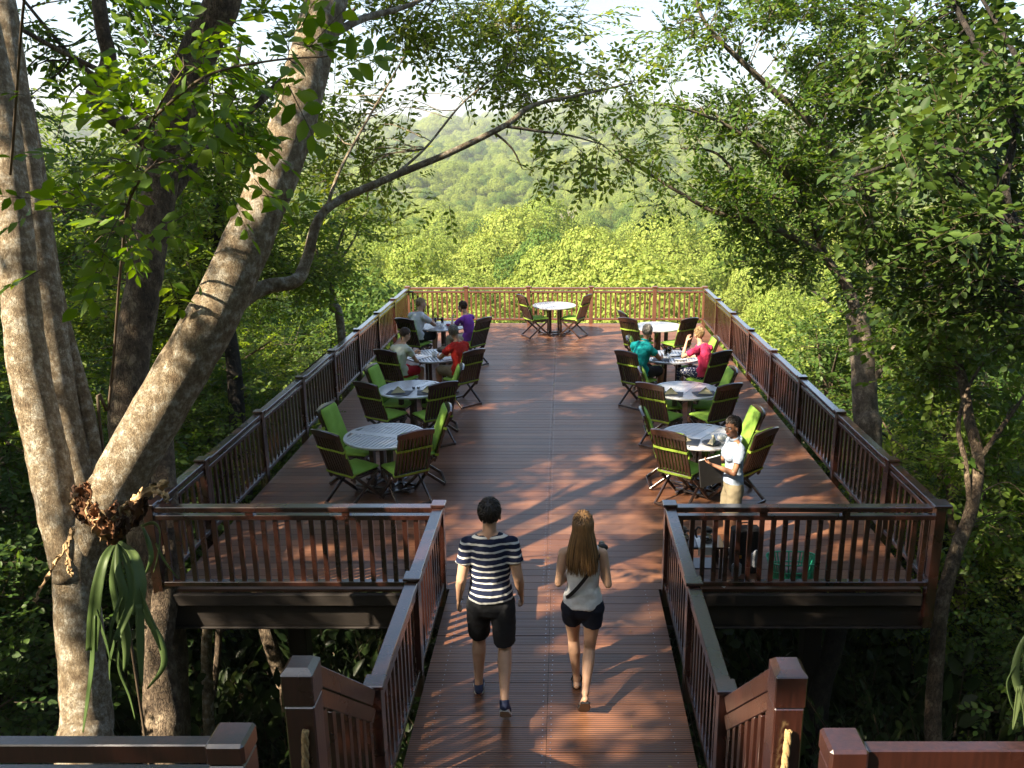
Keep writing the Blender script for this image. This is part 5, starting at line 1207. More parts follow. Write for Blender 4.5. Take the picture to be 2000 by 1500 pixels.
    # legs and feet
    for S_ in 'LR':
        hi, kn, an, to = J['hip' + S_], J['kn' + S_], J['an' + S_], J['toe' + S_]; q = Hs * (.95 if fem else 1)
        back = Vector((0, -1, 0)) if abs((kn - hi).normalized().z) > .6 else Vector((0, 0, -1))
        b.loft([hi, hi.lerp(kn, .3), hi.lerp(kn, .8), kn], [.088 * q, .080 * q, .058 * q, .053 * q], [.092 * q, .084 * q, .060 * q, .055 * q], (1, 0, 0))
        cb_ = Vector((0, -.016, 0))
        b.loft([kn, kn.lerp(an, .28) + cb_, kn.lerp(an, .6) + cb_ * .4, kn.lerp(an, .9), an], [.052 * q, .056 * q, .043 * q, .033 * q, .034 * q], [.053 * q, .060 * q, .045 * q, .034 * q, .036 * q], (1, 0, 0))
        fd = (to - an); heel = an - Vector((fd.x, fd.y, 0)).normalized() * .035 * Hs + (fd.normalized() * 0) + Vector((0, 0, -.04 * Hs))
        if fd.z < -.10: heel = an + Vector((0, -.045, -.025)) * Hs
        b.loft([heel, heel.lerp(to, .35) + Vector((0, 0, .016)), heel.lerp(to, .75) + Vector((0, 0, .004)), to], [.030 * q, .034 * q, .042 * q, .030 * q], [.030 * q, .034 * q, .022 * q, .013 * q], (1, 0, 0), 14)
    body = b.build('body', M[sk], t, 0, True)
    def rm(o, v, it=4, fac=.5):
        a = o.modifiers.new('merge', 'REMESH'); a.mode = 'VOXEL'; a.voxel_size = v; a.use_smooth_shade = True
        a = o.modifiers.new('soften', 'SMOOTH'); a.iterations = it; a.factor = fac
    rm(body, .0065, 3)
    # face details
    for s in (-1, 1):
        m = MB(); e = MB(); e.ball((s * .031, .080, .002), (.014, .009, .007), 10); m.add([hp(*v) for v in e.v], e.f); ey = m.build('eye', M['eye'], body, 0, True)
        m = MB(); e = MB(); e.ball((s * .031, .0865, .002), (.006, .004, .006), 8); m.add([hp(*v) for v in e.v], e.f); m.build('pupil', M['pupil'], body, 0, True)
        m = MB(); e = MB(); e.tube([(s * .014, .090, .020), (s * .032, .089, .026), (s * .048, .076, .020)], [.003, .0035, .002], 6); m.add([hp(*v) for v in e.v], e.f); m.build('eyebrow', M[hair], body, 0, True)
    m = MB(); e = MB(); e.tube([(-.026, .080, -.056), (-.012, .0935, -.0625), (.012, .0935, -.0625), (.026, .080, -.056)], [.002, .0058, .0058, .002], 8); m.add([hp(*v) for v in e.v], e.f); m.build('mouth', M['lip'], body, 0, True)
    if smile:
        m = MB(); e = MB(); e.tube([(-.016, .0925, -.060), (0, .0975, -.0635), (.016, .0925, -.060)], [.0025, .004, .0025], 6); m.add([hp(*v) for v in e.v], e.f); m.build('teeth', M['teeth'], body, 0, True)
    # top
    L = loose
    m = MB(); hem = J['pelvis'] + Vector((0, 0, hemz * Hs)); fwdp = (J['chest'] - J['pelvis']).normalized()
    tt = [hem, J['pelvis'] + fwdp * .04, J['waist'], J['chest'], J['chest'].lerp(neck, .55), neck.lerp(J['chest'], .10)]
    m.loft(tt, [x * g * L + .014 for x in (.162 * hipw, .158 * hipw, .134, .152, .138, .072)], [x * g * L + .014 for x in (.116, .112, .098, .114, .088, .060)], shv, 26, (0, 0))
    if fem: 
        for s in (-1, 1): m.ball(J['chest'] + shv * s * .065 + Vector((0, .085 * Hs, .0)), (.06, .055, .06), 12)
    for S_ in 'LR':
        sh, el = J['sh' + S_], J['el' + S_]; q = (.88 if fem else 1) * Hs
        if vest: 
            m.loft([J['chest'].lerp(sh, .55) + Vector((0, 0, -.02)), sh.lerp(neck, .35) + Vector((0, 0, .018))], [.03, .022], [.065, .05], shv, 12)
            continue
        m.ball(sh - Vector((0, 0, .020)), .066 * q, 14)
        m.loft([sh, sh.lerp(el, sleeve * .5), sh.lerp(el, sleeve)], [.060 * q, .062 * q, .066 * q], [.062 * q, .064 * q, .068 * q], (0, 1, .01), 18, (1, 0))
        m.loft([neck.lerp(sh, .1) + Vector((0, 0, -.012)), neck.lerp(sh, .5) + Vector((0, 0, -.006)), sh + Vector((0, 0, -.012))], [.062 * q, .066 * q, .062 * q], [.046 * q, .055 * q, .056 * q], (0, 1, 0), 14)
    o = m.build(topname, M[top], t, 0, True); rm(o, .009, 3); folds(o)
    if polo:
        m = MB(); m.loft([neck.lerp(hd, .02), neck.lerp(hd, .2)], [.076 * g, .070 * g], [.072 * g, .066 * g], shv, 20, (0, 0)); m.build('collar', M[top], o, 0, True)
    # bottom
    m = MB(); m.loft([J['pelvis'] + Vector((0, 0, -.07)), J['pelvis'], J['pelvis'] + fwdp * .05], [x * g + .008 for x in (.152 * hipw, .158 * hipw, .146 * hipw)], [x * g + .008 for x in (.112, .114, .106)], hv, 24, (1, 0))
    for S_ in 'LR':
        hi, kn, an = J['hip' + S_], J['kn' + S_], J['an' + S_]; q = Hs * (.96 if fem else 1)
        if leglen <= 1: m.loft([hi, hi.lerp(kn, leglen * .5), hi.lerp(kn, leglen)], [.100 * q, .094 * q, .088 * q], [.106 * q, .098 * q, .092 * q], (1, 0, 0), 22, (1, 0))
        else:
            m.loft([hi, hi.lerp(kn, .5), kn], [.098 * q, .084 * q, .066 * q], [.102 * q, .088 * q, .068 * q], (1, 0, 0), 22, (1, 1)); m.loft([kn, kn.lerp(an, .5), kn.lerp(an, leglen - 1)], [.066 * q, .066 * q, .055 * q], [.068 * q, .068 * q, .058 * q], (1, 0, 0), 20, (1, 0))
    o = m.build(botname, M[bottom], t, 0, True); rm(o, .009, 3); folds(o, .018)
    # shoes
    if shoe:
        for S_ in 'LR':
            an, to = J['an' + S_], J['toe' + S_]; fd = to - an
            hl = an - Vector((fd.x, fd.y, 0)).normalized() * .042 * Hs + Vector((0, 0, -.035 * Hs))
            if fd.z < -.10: hl = an + Vector((0, -.055, -.03)) * Hs
            ax = (to - hl).normalized(); nn = Vector((1, 0, 0)).cross(ax)
            if nn.z < 0 and fd.z > -.10: nn = -nn
            m = MB(); m.loft([hl + nn * .012, hl.lerp(to, .3) + nn * .030, hl.lerp(to, .7) + nn * .014, to + ax * .01 + nn * .006], [.037, .040, .048, .034], [.036, .040, .028, .018], (1, 0, 0), 16)
            m.loft([an + Vector((0, 0, .005)), hl.lerp(to, .15) + nn * .02], [.040, .040], [.044, .046], (1, 0, 0), 14, (0, 1))
            if shoe == 'sandal':
                m = MB(); mid = hl.lerp(to, .68) + nn * .012; m.tube([mid + Vector((-.046, 0, -.03)), mid + Vector((-.03, 0, .016)), mid + Vector((.03, 0, .016)), mid + Vector((.046, 0, -.03))], .008, 6); sh_ = m.build('sandal', M['black'], t, 0, True)
            else:
                sh_ = m.build('shoe', M[shoe], t, 0, True); rm(sh_, .007, 3)
            m = MB(); vs = []; n = 12
            prof = [(0, .026), (.12, .038), (.35, .036), (.65, .047), (.85, .042), (1.0, .022)]
            for zz in (-.030, -.012):
                for sg in (1, -1):
                    for f_, w_ in (prof if sg > 0 else prof[::-1]): vs.append(hl.lerp(to + ax * .02, f_) + Vector((sg * w_, 0, 0)) + nn * (zz + .004))
            m.add(vs, [tuple(range(11, -1, -1)), tuple(range(12, 24))] + [(i, (i + 1) % 12, 12 + (i + 1) % 12, 12 + i) for i in range(12)]); m.build('sole', M['black' if shoe == 'sandal' else 'white_sole'], sh_)
    # hair
    rng = random.Random(len(label)); m = MB(); e = MB()
    if cap_ is None:
        n = 520 if not hairlen else 420
        core = MB(); core.ball((0, -.022, .032), (.079 * s_ + .001, .094, .094), 20)
        hm = MB(); hm.add([hp(*v) for v in core.v if True], core.f); 
        hr = hm.build('hair', M[hair], body, 0, True)
        e = MB()
        for i in range(n):
            # short locks following the skull
            a = rng.uniform(0, 2 * PI); zc = rng.uniform(-.62, 1)
            rr = math.sqrt(max(0, 1 - zc * zc)); dx, dy = math.cos(a) * rr, math.sin(a) * rr
            if dy > .35 and zc < .45: continue
            if dy > -.1 and zc < -.1: continue
            c = Vector((dx * .080 * s_, -.022 + dy * .096, .032 + zc * .096)); nrm = Vector((dx, dy, zc)).normalized()
            crown = Vector((0, -.06, .12)); fl = (c - crown); fl = (fl - nrm * fl.dot(nrm)); fl = fl.normalized() if fl.length > 1e-4 else Vector((0, -1, 0))
            l = rng.uniform(.022, .04); e.tube([c - nrm * .004, c + fl * l * .5 + nrm * .006, c + fl * l + nrm * .001], [.006, .0055, .001], 4, False)
        m = MB(); m.add([hp(*v) for v in e.v], e.f); m.build('locks', M[hair], hr, 0, True)
        if hairlen:
            e = MB()
            for i in range(620):
                a = rng.uniform(PI * 1.02, PI * 1.98) if rng.random() < .8 else rng.choice([rng.uniform(PI * .9, PI * 1.05), rng.uniform(PI * 1.95, PI * 2.1)])
                top_ = Vector((rng.uniform(-.012, .012), rng.uniform(-.05, .06), .118)); dx, dy = math.cos(a), math.sin(a)
                p1 = Vector((dx * .078, -.02 + dy * .092, .06)); p2 = Vector((dx * .086, -.022 + dy * .102, -.03))
                out = rng.uniform(-.012, .012)
                p3 = Vector((dx * .098 + out, -.03 + dy * .095, -.13)); ll = hairlen * rng.uniform(.78, 1.05)
                p4 = Vector((dx * .105 + out * 2, min(-.045, -.04 + dy * .075), -.13 - (ll - .13) * .5)); p5 = Vector((dx * .092 + out * 3 + rng.uniform(-.012, .012), min(-.05, -.045 + dy * .06), -ll))
                P_, Q_ = smoothpath([top_, p1, p2, p3, p4, p5], [.003, .0042, .0042, .004, .0036, .0008], 3); e.tube(P_, Q_, 4, False)
            m = MB(); m.add([hd + (Matrix((r_, f, u2)).transposed() @ Vector(v)) * Hs for v in e.v], e.f); m.build('long_locks', M[hair], hr, 0, True)
            c2 = MB(); c2.loft([(0, -.03, .0), (0, -.045, -.12), (0, -.055, -.24), (0, -.06, -hairlen * .86)], [.078, .088, .092, .07], [.085, .055, .035, .02], (1, 0, 0), 18); m = MB(); m.add([hp(*v) for v in c2.v], c2.f); m.build('hair_mass', M[hair], hr, 0, True)
    return t, J, hp
M['white_sole'] = plain('pale_shoe_sole', (.55, .55, .53), .6); M['shoe_navy'] = plain('navy_shoe_canvas', (.02, .03, .08), .7); M['shoe_black'] = plain('black_shoe', (.015, .015, .015), .5)
M['stand'] = None
def stripes(name):
    m, t, ns, ls, b = newmat(name); tc = N(ns, 'ShaderNodeTexCoord'); sp = N(ns, 'ShaderNodeSeparateXYZ'); n = noise(ns, ls, 7, 3, tc.outputs['Object'])
    ls.new(tc.outputs['Object'], sp.inputs[0])
    a = N(ns, 'ShaderNodeMath', operation='MULTIPLY_ADD'); a.inputs[1].default_value = .022; ls.new(n.outputs['Fac'], a.inputs[0]); ls.new(sp.outputs[2], a.inputs[2])
    f = N(ns, 'ShaderNodeMath', operation='MULTIPLY'); f.inputs[1].default_value = 1 / .052; ls.new(a.outputs[0], f.inputs[0])
    fr = N(ns, 'ShaderNodeMath', operation='FRACT'); ls.new(f.outputs[0], fr.inputs[0]); g = N(ns, 'ShaderNodeMath', operation='GREATER_THAN'); g.inputs[1].default_value = .70; ls.new(fr.outputs[0], g.inputs[0])
    r = ramp(ns, [(0, (.012, .017, .045)), (1, (.55, .56, .56))]); ls.new(g.outputs[0], r.inputs[0]); ls.new(r.outputs[0], b.inputs['Base Color']); b.inputs['Roughness'].default_value = .9; b.inputs['Specular IOR Level'].default_value = .15
    bp = N(ns, 'ShaderNodeBump'); bp.inputs['Strength'].default_value = .7; bp.inputs['Distance'].default_value = .02; ls.new(n.outputs['Fac'], bp.inputs['Height']); ls.new(bp.outputs[0], b.inputs['Normal']); return m
M['striped_shirt'] = stripes('navy_striped_jersey')
for k_, c_ in dict(charcoal=(.022, .023, .027), white_top=(.72, .73, .74), denim=(.012, .015, .026), teal=(.01, .27, .29), pink=(.62, .045, .13), purple=(.24, .06, .42), red=(.42, .025, .02), redshort=(.36, .015, .025), palegreen=(.52, .56, .50), khaki=(.20, .17, .115), paleblue=(.27, .33, .43), whiteshirt=(.62, .64, .70), blackshort=(.015, .015, .017), cream=(.55, .52, .42)).items(): M[k_] = cloth(k_ + '_cloth', c_)
def pattern(name):
    m, t, ns, ls, b = newmat(name); tc = N(ns, 'ShaderNodeTexCoord'); v = N(ns, 'ShaderNodeTexVoronoi'); v.inputs['Scale'].default_value = 34; ls.new(tc.outputs['Object'], v.inputs['Vector'])
    r = ramp(ns, [(.3, (.55, .56, .62)), (.42, (.02, .03, .09))]); ls.new(v.outputs['Distance'], r.inputs[0]); ls.new(r.outputs[0], b.inputs['Base Color']); b.inputs['Roughness'].default_value = .9; return m
M['pattern'] = pattern('black_and_white_patterned_cloth')
def stand(**kw):
    J = dict(pelvis=(0, 0, .95), waist=(0, 0, 1.09), chest=(0, .0, 1.27), neck=(0, -.015, 1.465), head=(0, .01, 1.625), shL=(-.175, -.01, 1.385), shR=(.175, -.01, 1.385), elL=(-.25, -.03, 1.13), elR=(.25, -.03, 1.13), wrL=(-.27, .04, .89), wrR=(.27, .04, .89),
             hipL=(-.09, 0, .89), hipR=(.09, 0, .89), knL=(-.10, .02, .49), knR=(.10, .02, .49), anL=(-.10, 0, .085), anR=(.10, 0, .085), toeL=(-.11, .17, .025), toeR=(.11, .17, .025)); J.update(kw); return J
def sit(**kw):
    J = dict(pelvis=(0, -.06, .60), waist=(0, -.10, .73), chest=(0, -.07, .91), neck=(0, -.02, 1.10), head=(0, .035, 1.26), shL=(-.17, -.03, 1.02), shR=(.17, -.03, 1.02), elL=(-.25, .14, .83), elR=(.25, .14, .83), wrL=(-.14, .36, .79), wrR=(.14, .36, .79),
             hipL=(-.09, -.02, .585), hipR=(.09, -.02, .585), knL=(-.12, .40, .55), knR=(.12, .40, .55), anL=(-.11, .40, .085), anR=(.11, .36, .085), toeL=(-.12, .56, .025), toeR=(.12, .52, .025)); J.update(kw); return J
# the couple walking out along the deck
person('man in a navy and white striped T-shirt and charcoal shorts walking away', (-.57, 5.98, 0), R(2), stand(
    knL=(-.11, .16, .50), anL=(-.12, .10, .095), toeL=(-.13, .27, .03), knR=(.10, .02, .48), anR=(.10, -.26, .20), toeR=(.11, -.20, .035), shL=(-.162, -.01, 1.385), shR=(.162, -.01, 1.385), elL=(-.215, -.06, 1.12), wrL=(-.25, .05, .89), elR=(.215, -.05, 1.12), wrR=(.235, .08, .90), head=(.01, .015, 1.625)),
    1.02, 'skin', 'hair_dark', 'striped_shirt', 'charcoal', 'shoe_navy', leglen=.88, headdir=(.15, 1, .02), topname='striped_shirt', curl=(.45, .6), hemz=-.02)
w_, Jw, hpw = person('woman with long blond hair in a white top and dark shorts walking away', (.155, 6.03, 0), R(-2), stand(
    knL=(-.08, .16, .49), anL=(-.05, .14, .09), toeL=(-.05, .31, .025), knR=(.06, .02, .48), anR=(.03, -.24, .22), toeR=(.015, -.185, .035), elL=(-.20, -.05, 1.13), wrL=(-.06, .18, 1.16), elR=(.21, -.04, 1.12), wrR=(.12, .20, 1.20), shL=(-.16, -.01, 1.385), shR=(.16, -.01, 1.385),
    handL=(.6, .6, .1), handR=(-.2, .5, .8), palmL=(0, .3, 1), palmR=(-1, 0, 0)),
    .945, 'skin', 'hair_long', 'white_top', 'denim', 'sandal', True, leglen=.42, headdir=(.1, 1, -.12), hairlen=.39, topname='white_top', vest=True, curl=(.8, .9), hemz=-.045)
m = MB(); m.ball((0, 0, 0), (.05, .03, .035), 12); m.tube([(0, .02, 0), (0, .075, 0)], .026, 16); o = m.build('compact_camera', M['black'], None, 0, True)
o.location = (.155 + .16, 6.03 + .22, 1.245); tag(o, 'small black camera held up in the right hand of the blond woman', 'camera')
m = MB(); pts = []
for i in range(25):
    a = i / 24 * 2 * PI; sx = math.cos(a); z_ = 1.13 + .19 * sx; x_ = .135 * sx; rx = .0
    pts.append(Vector((x_ + .0, (-1 if math.sin(a) > 0 else 1) * math.sqrt(max(0, 1 - (sx * .97) ** 2)) * .130 - .004, z_)))
for a_, b_ in zip(pts[:-1], pts[1:]):
    if (b_ - a_).length > 1e-4: m.bar(a_, b_, .004, .028, (0, 0, 1))
o = m.build('shoulder_strap', M['black'], w_)
# the diners
def seated(key, label, J, Hs, *a, dy=.0, dx=0, tw=0, **kw):
    c = CHAIRS[key]; rz = c.rotation_euler.z + R(tw); p = c.location + Matrix.Rotation(rz, 3, 'Z') @ Vector((dx, dy, 0)); return person(label, (p.x, p.y, 0), rz, J, Hs, *a, **kw)
seated('TL4A', 'grey haired man in a white T-shirt with navy sleeves leaning on the far left table', sit(head=(0, .12, 1.25), neck=(0, .05, 1.09), chest=(0, -.03, .91), elL=(-.24, .24, .81), elR=(.24, .22, .81), wrL=(-.1, .44, .80), wrR=(.06, .44, .80)), 1.02, 'skin', 'hair_blond', 'whiteshirt', 'blackshort', 'shoe_black', dy=.06, headdir=(1, .35, -.1), leglen=.85)
seated('TL4B', 'short haired woman in a purple T-shirt sitting at the farthest left table', sit(head=(0, .09, 1.25), elL=(-.25, .18, .82), wrL=(-.05, .34, .98)), .98, 'skin', 'hair_brown', 'purple', 'cream', 'shoe_black', True, dy=.12, headdir=(-.9, .45, -.1), leglen=1.4, botname='trousers')
seated('TL3A', 'dark haired woman in a pale T-shirt and red shorts reading the menu', sit(head=(0, .12, 1.24), neck=(0, .04, 1.09), wrL=(-.05, .42, .84), wrR=(.16, .30, .70), elR=(.24, .08, .80)), .98, 'skin', 'hair_brown', 'palegreen', 'redshort', 'shoe_black', True, dy=.07, headdir=(.8, .55, -.45), leglen=.72)
seated('TL3B', 'man in a red T-shirt with cropped grey hair seen from behind', sit(head=(0, .08, 1.25)), 1.03, 'skin2', 'hair_grey', 'red', 'khaki', 'shoe_black', dy=.08, headdir=(-.25, 1, -.1), leglen=.85)
seated('TR3A', 'grey haired man in a teal shirt sitting with his back to the view', sit(head=(0, .12, 1.26), neck=(0, .05, 1.10), chest=(0, -.02, .91)), 1.04, 'skin2', 'hair_grey', 'teal', 'charcoal', 'shoe_black', dy=.08, headdir=(.35, 1, -.1), leglen=.85, polo=True)
seated('TR3B', 'sandy haired woman in a pink T-shirt raising a hand to her face', sit(head=(0, .10, 1.26), neck=(0, .04, 1.10), elL=(-.27, .20, .86), wrL=(-.12, .26, 1.13), handL=(.3, -.1, .9), elR=(.24, .16, .82)), 1.0, 'skin', 'hair_blond', 'pink', 'pattern', 'shoe_black', True, dy=.08, headdir=(-.5, 1, -.05), leglen=1.5, botname='leggings', sleeve=.6)
# waitress
wt, Jt, hpt = person('smiling waitress in a pale blue polo shirt and khaki shorts holding black menus', (1.86, 8.66, 0), R(100), stand(
    elL=(-.22, .08, 1.12), wrL=(-.10, .30, 1.20), elR=(.22, .06, 1.12), wrR=(.06, .30, 1.16), head=(-.01, .05, 1.625), neck=(0, .01, 1.46), handL=(.3, .6, .3), handR=(-.3, .6, .1), palmL=(.2, 0, 1)),
    .92, 'skin3', 'hair_dark', 'paleblue', 'khaki', 'shoe_black', True, leglen=.9, headdir=(-.80, -.62, -.08), smile=True, topname='polo_shirt', polo=True, hemz=-.02, curl=(.7, .7))
m = MB(); P_, Q_ = smoothpath([hpt(0, -.09, .05), hpt(0, -.125, .02), hpt(0, -.13, -.08), hpt(0, -.10, -.17)], [.02, .028, .026, .008], 4); m.tube(P_, Q_, 12); pt = m.build('ponytail', M['hair_dark'], wt, 0, True)
m = MB(); c_ = hpt(0, -.108, .04)
for k in range(9): a = k / 9 * 2 * PI; m.ball(c_ + Vector((0, math.cos(a) * .024, math.sin(a) * .024)), .012, 8)
m.build('red_hair_tie', plain('red_scrunchie', (.6, .03, .03), .8), pt, 0, True)
t = thing('menu_folder', 'black menu folder held against her waist by the waitress', 'folder', (1.60, 8.62, 1.0), R(12))
m = MB(); m.box(-.13, .13, -.012, .012, -.18, .16); m.build('cover', M['blackcloth'], t, .004); m = MB(); m.box(-.122, .122, -.006, .006, -.172, .164); m.build('pages', M['paper'], t)
for o in (t,): o.rotation_euler = (R(8), R(-10), R(14))

# ------------------------------------------------------------------ staghorn ferns
def ribbon(mb, pts, wd, up0, curl=.25, seg=4):
    P, Q = smoothpath(pts, wd, 5); vs = []; fs = []; n = len(P); S_ = Vector(up0)
    for i in range(n):
        d = (P[min(i + 1, n - 1)] - P[max(i - 1, 0)]).normalized(); S_ = (S_ - d * S_.dot(d)).normalized(); nn = S_.cross(d)
        for k in range(seg + 1):
            u = k / seg * 2 - 1; vs.append(P[i] + S_ * u * Q[i] + nn * (curl * Q[i] * u * u))
    w = seg + 1
    for i in range(n - 1):
        for k in range(seg): fs.append((i * w + k, i * w + k + 1, (i + 1) * w + k + 1, (i + 1) * w + k))
    mb.add(vs, fs)
M['frond'] = leafmat('staghorn_frond', (.08, .135, .045), (.115, .18, .06), (.17, .23, .095), .4, .45, 2.0)
M['shield'] = plain('dry_brown_shield_frond', (.22, .10, .045), .85, var=.45, scale=14, bump=.6)
M['shield_dark'] = plain('old_dark_frond', (.07, .035, .02), .9, var=.4, scale=20, bump=.6)
M['shield_pale'] = plain('papery_tan_frond', (.50, .34, .18), .85, var=.3, scale=14, bump=.4)
def fern(label, root, fronds, shields, D):
    t = thing('staghorn_fern', label, 'fern', root); rng = random.Random(5)
    def tr(mb, nm, mt): o = mb.build(nm, mt, t, 0, True, org=root); s_ = o.modifiers.new('thick', 'SOLIDIFY'); s_.thickness = .003; return o
    for br_ in fronds:
        mb = MB(); base = None
        for pts, wd in br_:
            ribbon(mb, [PD(x + rng.uniform(-3, 3), y, D + dz) for x, y, dz in pts], [q * .9 for q in wd], (1, rng.uniform(-.9, .9), 0), rng.uniform(-.5, .5))
        tr(mb, 'frond', M['frond'])
    for pts, wd, mt, sd in shields:
        mb = MB(); ribbon(mb, [PD(x, y, D + dz) for x, y, dz in pts], wd, sd, .5, 6); o = tr(mb, 'shield_frond', M[mt])
        for v in o.data.vertices: v.co += Vector((rng.uniform(-1, 1), rng.uniform(-1, 1), rng.uniform(-1, 1))) * .016
FD = 6.1
root = PD(228, 1055, FD)
fr = [
 [([(228, 1055, 0), (205, 1090, -.15), (190, 1150, -.2), (183, 1210, -.18), (180, 1270, -.15)], [.012, .035, .045, .05, .045]), ([(183, 1200, -.18), (178, 1290, -.15), (170, 1370, -.13), (160, 1430, -.1)], [.03, .033, .026, .008]), ([(190, 1190, -.18), (208, 1250, -.2), (216, 1290, -.2)], [.03, .03, .008])],
 [([(230, 1056, 0), (258, 1085, -.2), (272, 1140, -.28), (270, 1200, -.3)], [.012, .035, .045, .035]), ([(272, 1150, -.28), (292, 1200, -.3), (308, 1240, -.3), (312, 1270, -.28)], [.03, .033, .026, .006]), ([(270, 1180, -.3), (272, 1260, -.3), (278, 1340, -.28)], [.03, .03, .007])],
 [([(229, 1057, 0), (232, 1110, -.1), (240, 1160, -.12), (238, 1210, -.1)], [.010, .026, .034, .026]), ([(240, 1165, -.12), (222, 1220, -.12), (214, 1270, -.1)], [.024, .022, .005]), ([(238, 1190, -.1), (250, 1240, -.1), (252, 1300, -.08)], [.022, .022, .005])],
 [([(231, 1057, 0), (252, 1120, -.05), (258, 1170, -.08), (240, 1220, -.12), (226, 1250, -.15)], [.010, .028, .036, .03, .022]), ([(232, 1240, -.14), (232, 1300, -.12), (250, 1360, -.1), (262, 1405, -.1)], [.022, .024, .02, .005]), ([(230, 1240, -.14), (216, 1290, -.14), (218, 1330, -.12)], [.02, .018, .004])],
 [([(231, 1057, .05), (262, 1130, .02), (285, 1200, 0), (300, 1230, 0)], [.010, .026, .03, .022]), ([(290, 1210, 0), (312, 1250, 0), (318, 1300, 0), (290, 1345, 0)], [.022, .026, .022, .005])],
 [([(228, 1057, .05), (222, 1130, .05), (226, 1190, .05), (246, 1260, .04), (243, 1310, .04)], [.010, .024, .028, .022, .005])],
 [([(276, 1028, 0), (296, 1022, -.1), (310, 1040, -.15), (308, 1085, -.15), (300, 1118, -.12)], [.008, .016, .020, .016, .004]), ([(308, 1060, -.15), (322, 1095, -.15), (346, 1130, -.12)], [.014, .016, .004])],
 [([(276, 1030, 0), (290, 1060, -.08), (296, 1090, -.1), (286, 1120, -.08)], [.008, .018, .018, .004])]]
sh_ = []
rngS = random.Random(12)
for k in range(26):      # layers of papery old fronds wrapped round the fork, edges up
    f = rngS.random(); x = 158 + 118 * f; low = 1058 - 46 * abs(f - .5) * 2 + rngS.uniform(-8, 8); up_ = rngS.uniform(20, 62); dz = -.12 - .16 * math.sin(f * PI) + rngS.uniform(-.03, .03); sk_ = (f - .5) * 46 + rngS.uniform(-10, 10)
    sh_.append(([(x * .55 + 100, low + 4, dz * .6), (x, low - up_ * .4, dz), (x + sk_ * .6, low - up_ * .8, dz - .03), (x + sk_, low - up_ - 8, dz - .05 - rngS.uniform(0, .05))], [.02, rngS.uniform(.035, .06), rngS.uniform(.03, .05), .006], rngS.choice(['shield', 'shield', 'shield_dark', 'shield_pale']), (1, rngS.uniform(-.6, .6), rngS.uniform(-.3, .3))))
sh_ += [([(255, 985, -.2), (280, 970, -.25), (305, 955, -.28), (330, 940, -.3)], [.02, .03, .045, .010], 'shield_pale', (.2, -.4, 1)), ([(300, 958, -.28), (318, 966, -.3), (326, 980, -.3)], [.02, .022, .006], 'shield_pale', (.5, 0, 1)),
 ([(150, 1000, -.05), (163, 985, -.1), (172, 965, -.15), (168, 940, -.18)], [.03, .035, .03, .008], 'shield', (1, -.2, .3)), ([(140, 1030, .0), (132, 1070, 0), (134, 1110, 0), (142, 1125, 0)], [.008, .010, .012, .006], 'shield_pale', (1, 0, 0)), ([(145, 1035, .0), (120, 1080, 0), (90, 1130, 0), (68, 1172, 0)], [.006, .005, .004, .003], 'shield_pale', (1, 0, 0))]
fern('staghorn fern with long green fronds in the fork of the pale tree', root, fr, sh_, FD)
root2 = PD(2010, 1250, 3.9)
fern('staghorn fern fronds hanging into view at the right edge', root2, [
 [([(2020, 1220, 0), (1995, 1262, 0), (1985, 1310, 0), (1990, 1350, 0)], [.010, .022, .034, .025]), ([(1985, 1300, 0), (1966, 1330, 0), (1968, 1365, 0), (1980, 1390, 0)], [.018, .016, .014, .004]), ([(1990, 1340, 0), (1985, 1385, 0), (1977, 1425, 0)], [.018, .016, .003]), ([(1992, 1340, 0), (2000, 1380, 0), (1998, 1420, 0)], [.018, .016, .003])],
 [([(2025, 1220, .05), (2012, 1290, .05), (2015, 1350, .05), (2004, 1410, .05)], [.010, .03, .03, .004])]],
 [], 3.9)
make_tree('hanging_tree', 'trunk just beyond the right edge that carries the hanging staghorn fern', 'tree', [(down(PT((2110, 1500, 4.2), (2105, 1200, 4.2), (2110, 900, 4.2), (2180, 500, 4.3), (2300, 0, 4.6))), [.16, .14, .13, .13, .12, .09])], [((4.2, 3.6, 8.2), (1.8, 1.6, .8), 10, 16)], 'small', M['leaf_dark'], M['bark_brown'], 71, keep=clear)
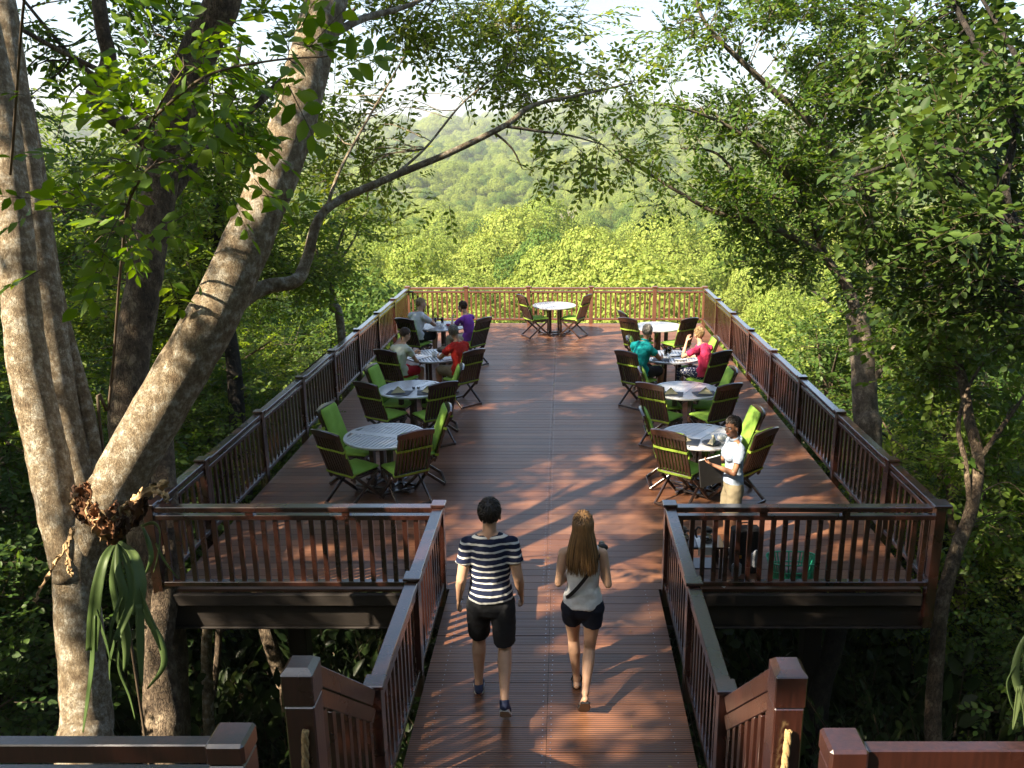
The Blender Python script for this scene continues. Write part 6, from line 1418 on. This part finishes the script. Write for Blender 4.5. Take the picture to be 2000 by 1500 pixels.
# bleached bare tree and pale bushes standing in the valley wood
def dead_tree(x, y, h, label, seed):
    rng = random.Random(seed); g = float(ground_z(x, y)); st = [([(x, y, g), (x + .3, y, g + h * .35), (x, y + .3, g + h * .6)], [.35, .28, .18])]
    for k in range(9):
        a = rng.uniform(0, 6.28); s0 = Vector((x + .1, y, g + h * rng.uniform(.3, .6))); l = h * rng.uniform(.3, .5); d = Vector((math.cos(a), math.sin(a), 1.1)).normalized()
        st.append(([s0, s0 + d * l * .5, s0 + d * l + Vector((rng.uniform(-.6, .6), 0, .3))], [.14, .09, .03]))
        for q in range(4):
            s1 = s0 + d * l * rng.uniform(.4, .9); d2 = (d + Vector((rng.uniform(-.8, .8), rng.uniform(-.8, .8), rng.uniform(-.2, .5)))).normalized(); st.append(([s1, s1 + d2 * l * .3, s1 + d2 * l * .5], [.06, .04, .015]))
    make_tree('bare_tree', label, 'tree', st, [], 'small', M['leaf_dark'], M['deadwood'], seed)
for px, D, h, lb in ((1078, 190, 13, 'tallest bleached leafless tree rising from the valley wood above the middle of the far railing'), (1045, 205, 11, 'smaller bleached leafless tree left of the tallest one in the valley'), (1375, 160, 11, 'grey leafless tree in the valley to the right, half hidden by leaves'), (1110, 260, 13, 'faint leafless tree behind the tallest bleached one')):
    dead_tree((px - 1100) / FPX * D, D * .97, h, lb, px)
# ------------------------------------------------------------------ haze: the air between here and the hills
m, t_, ns, ls, b = newmat('hazy_air'); ns.remove(b); pv = N(ns, 'ShaderNodeVolumePrincipled'); pv.inputs['Color'].default_value = (.86, .93, 1, 1); pv.inputs['Density'].default_value = .0003; pv.inputs['Anisotropy'].default_value = .2
ls.new(pv.outputs[0], ns['Material Output'].inputs['Volume'])
hz = MB(); hz.box(-4400, 4400, -60, 4600, -60, 190); o = hz.build('haze', m); tag(o, 'thin pale haze hanging over the valley and the hills', kind='stuff')

# a few fallen leaves on the boards
rg = np.random.default_rng(2); n = 90; X = rg.uniform(-3.9, 3.6, n); Y = rg.uniform(7.9, 22, n); X[:8] = rg.uniform(-1.0, .85, 8); Y[:8] = rg.uniform(5, 7.8, 8)
a = rg.uniform(0, 6.28, n); V = []; F_ = []
for i in range(n):
    l = rg.uniform(.012, .028); d = np.array([math.cos(a[i]), math.sin(a[i]), 0]); e = np.array([-d[1], d[0], 0]); c = np.array([X[i], Y[i], .006]); u = np.array([0, 0, 1.])
    o_ = len(V); V += [c - d * l, c + e * l * .4 + u * .004, c + d * l + u * .006, c - e * l * .4 + u * .003]; F_.append((o_, o_ + 1, o_ + 2, o_ + 3))
o = mesh_np('fallen_leaves', np.array(V), np.array(F_), np.zeros(n, int), [leafmat('dry_leaves', (.08, .04, .02), (.20, .11, .04), (.38, .28, .08), .1)]); tag(o, 'small dry leaves lying about on the deck boards', kind='stuff')
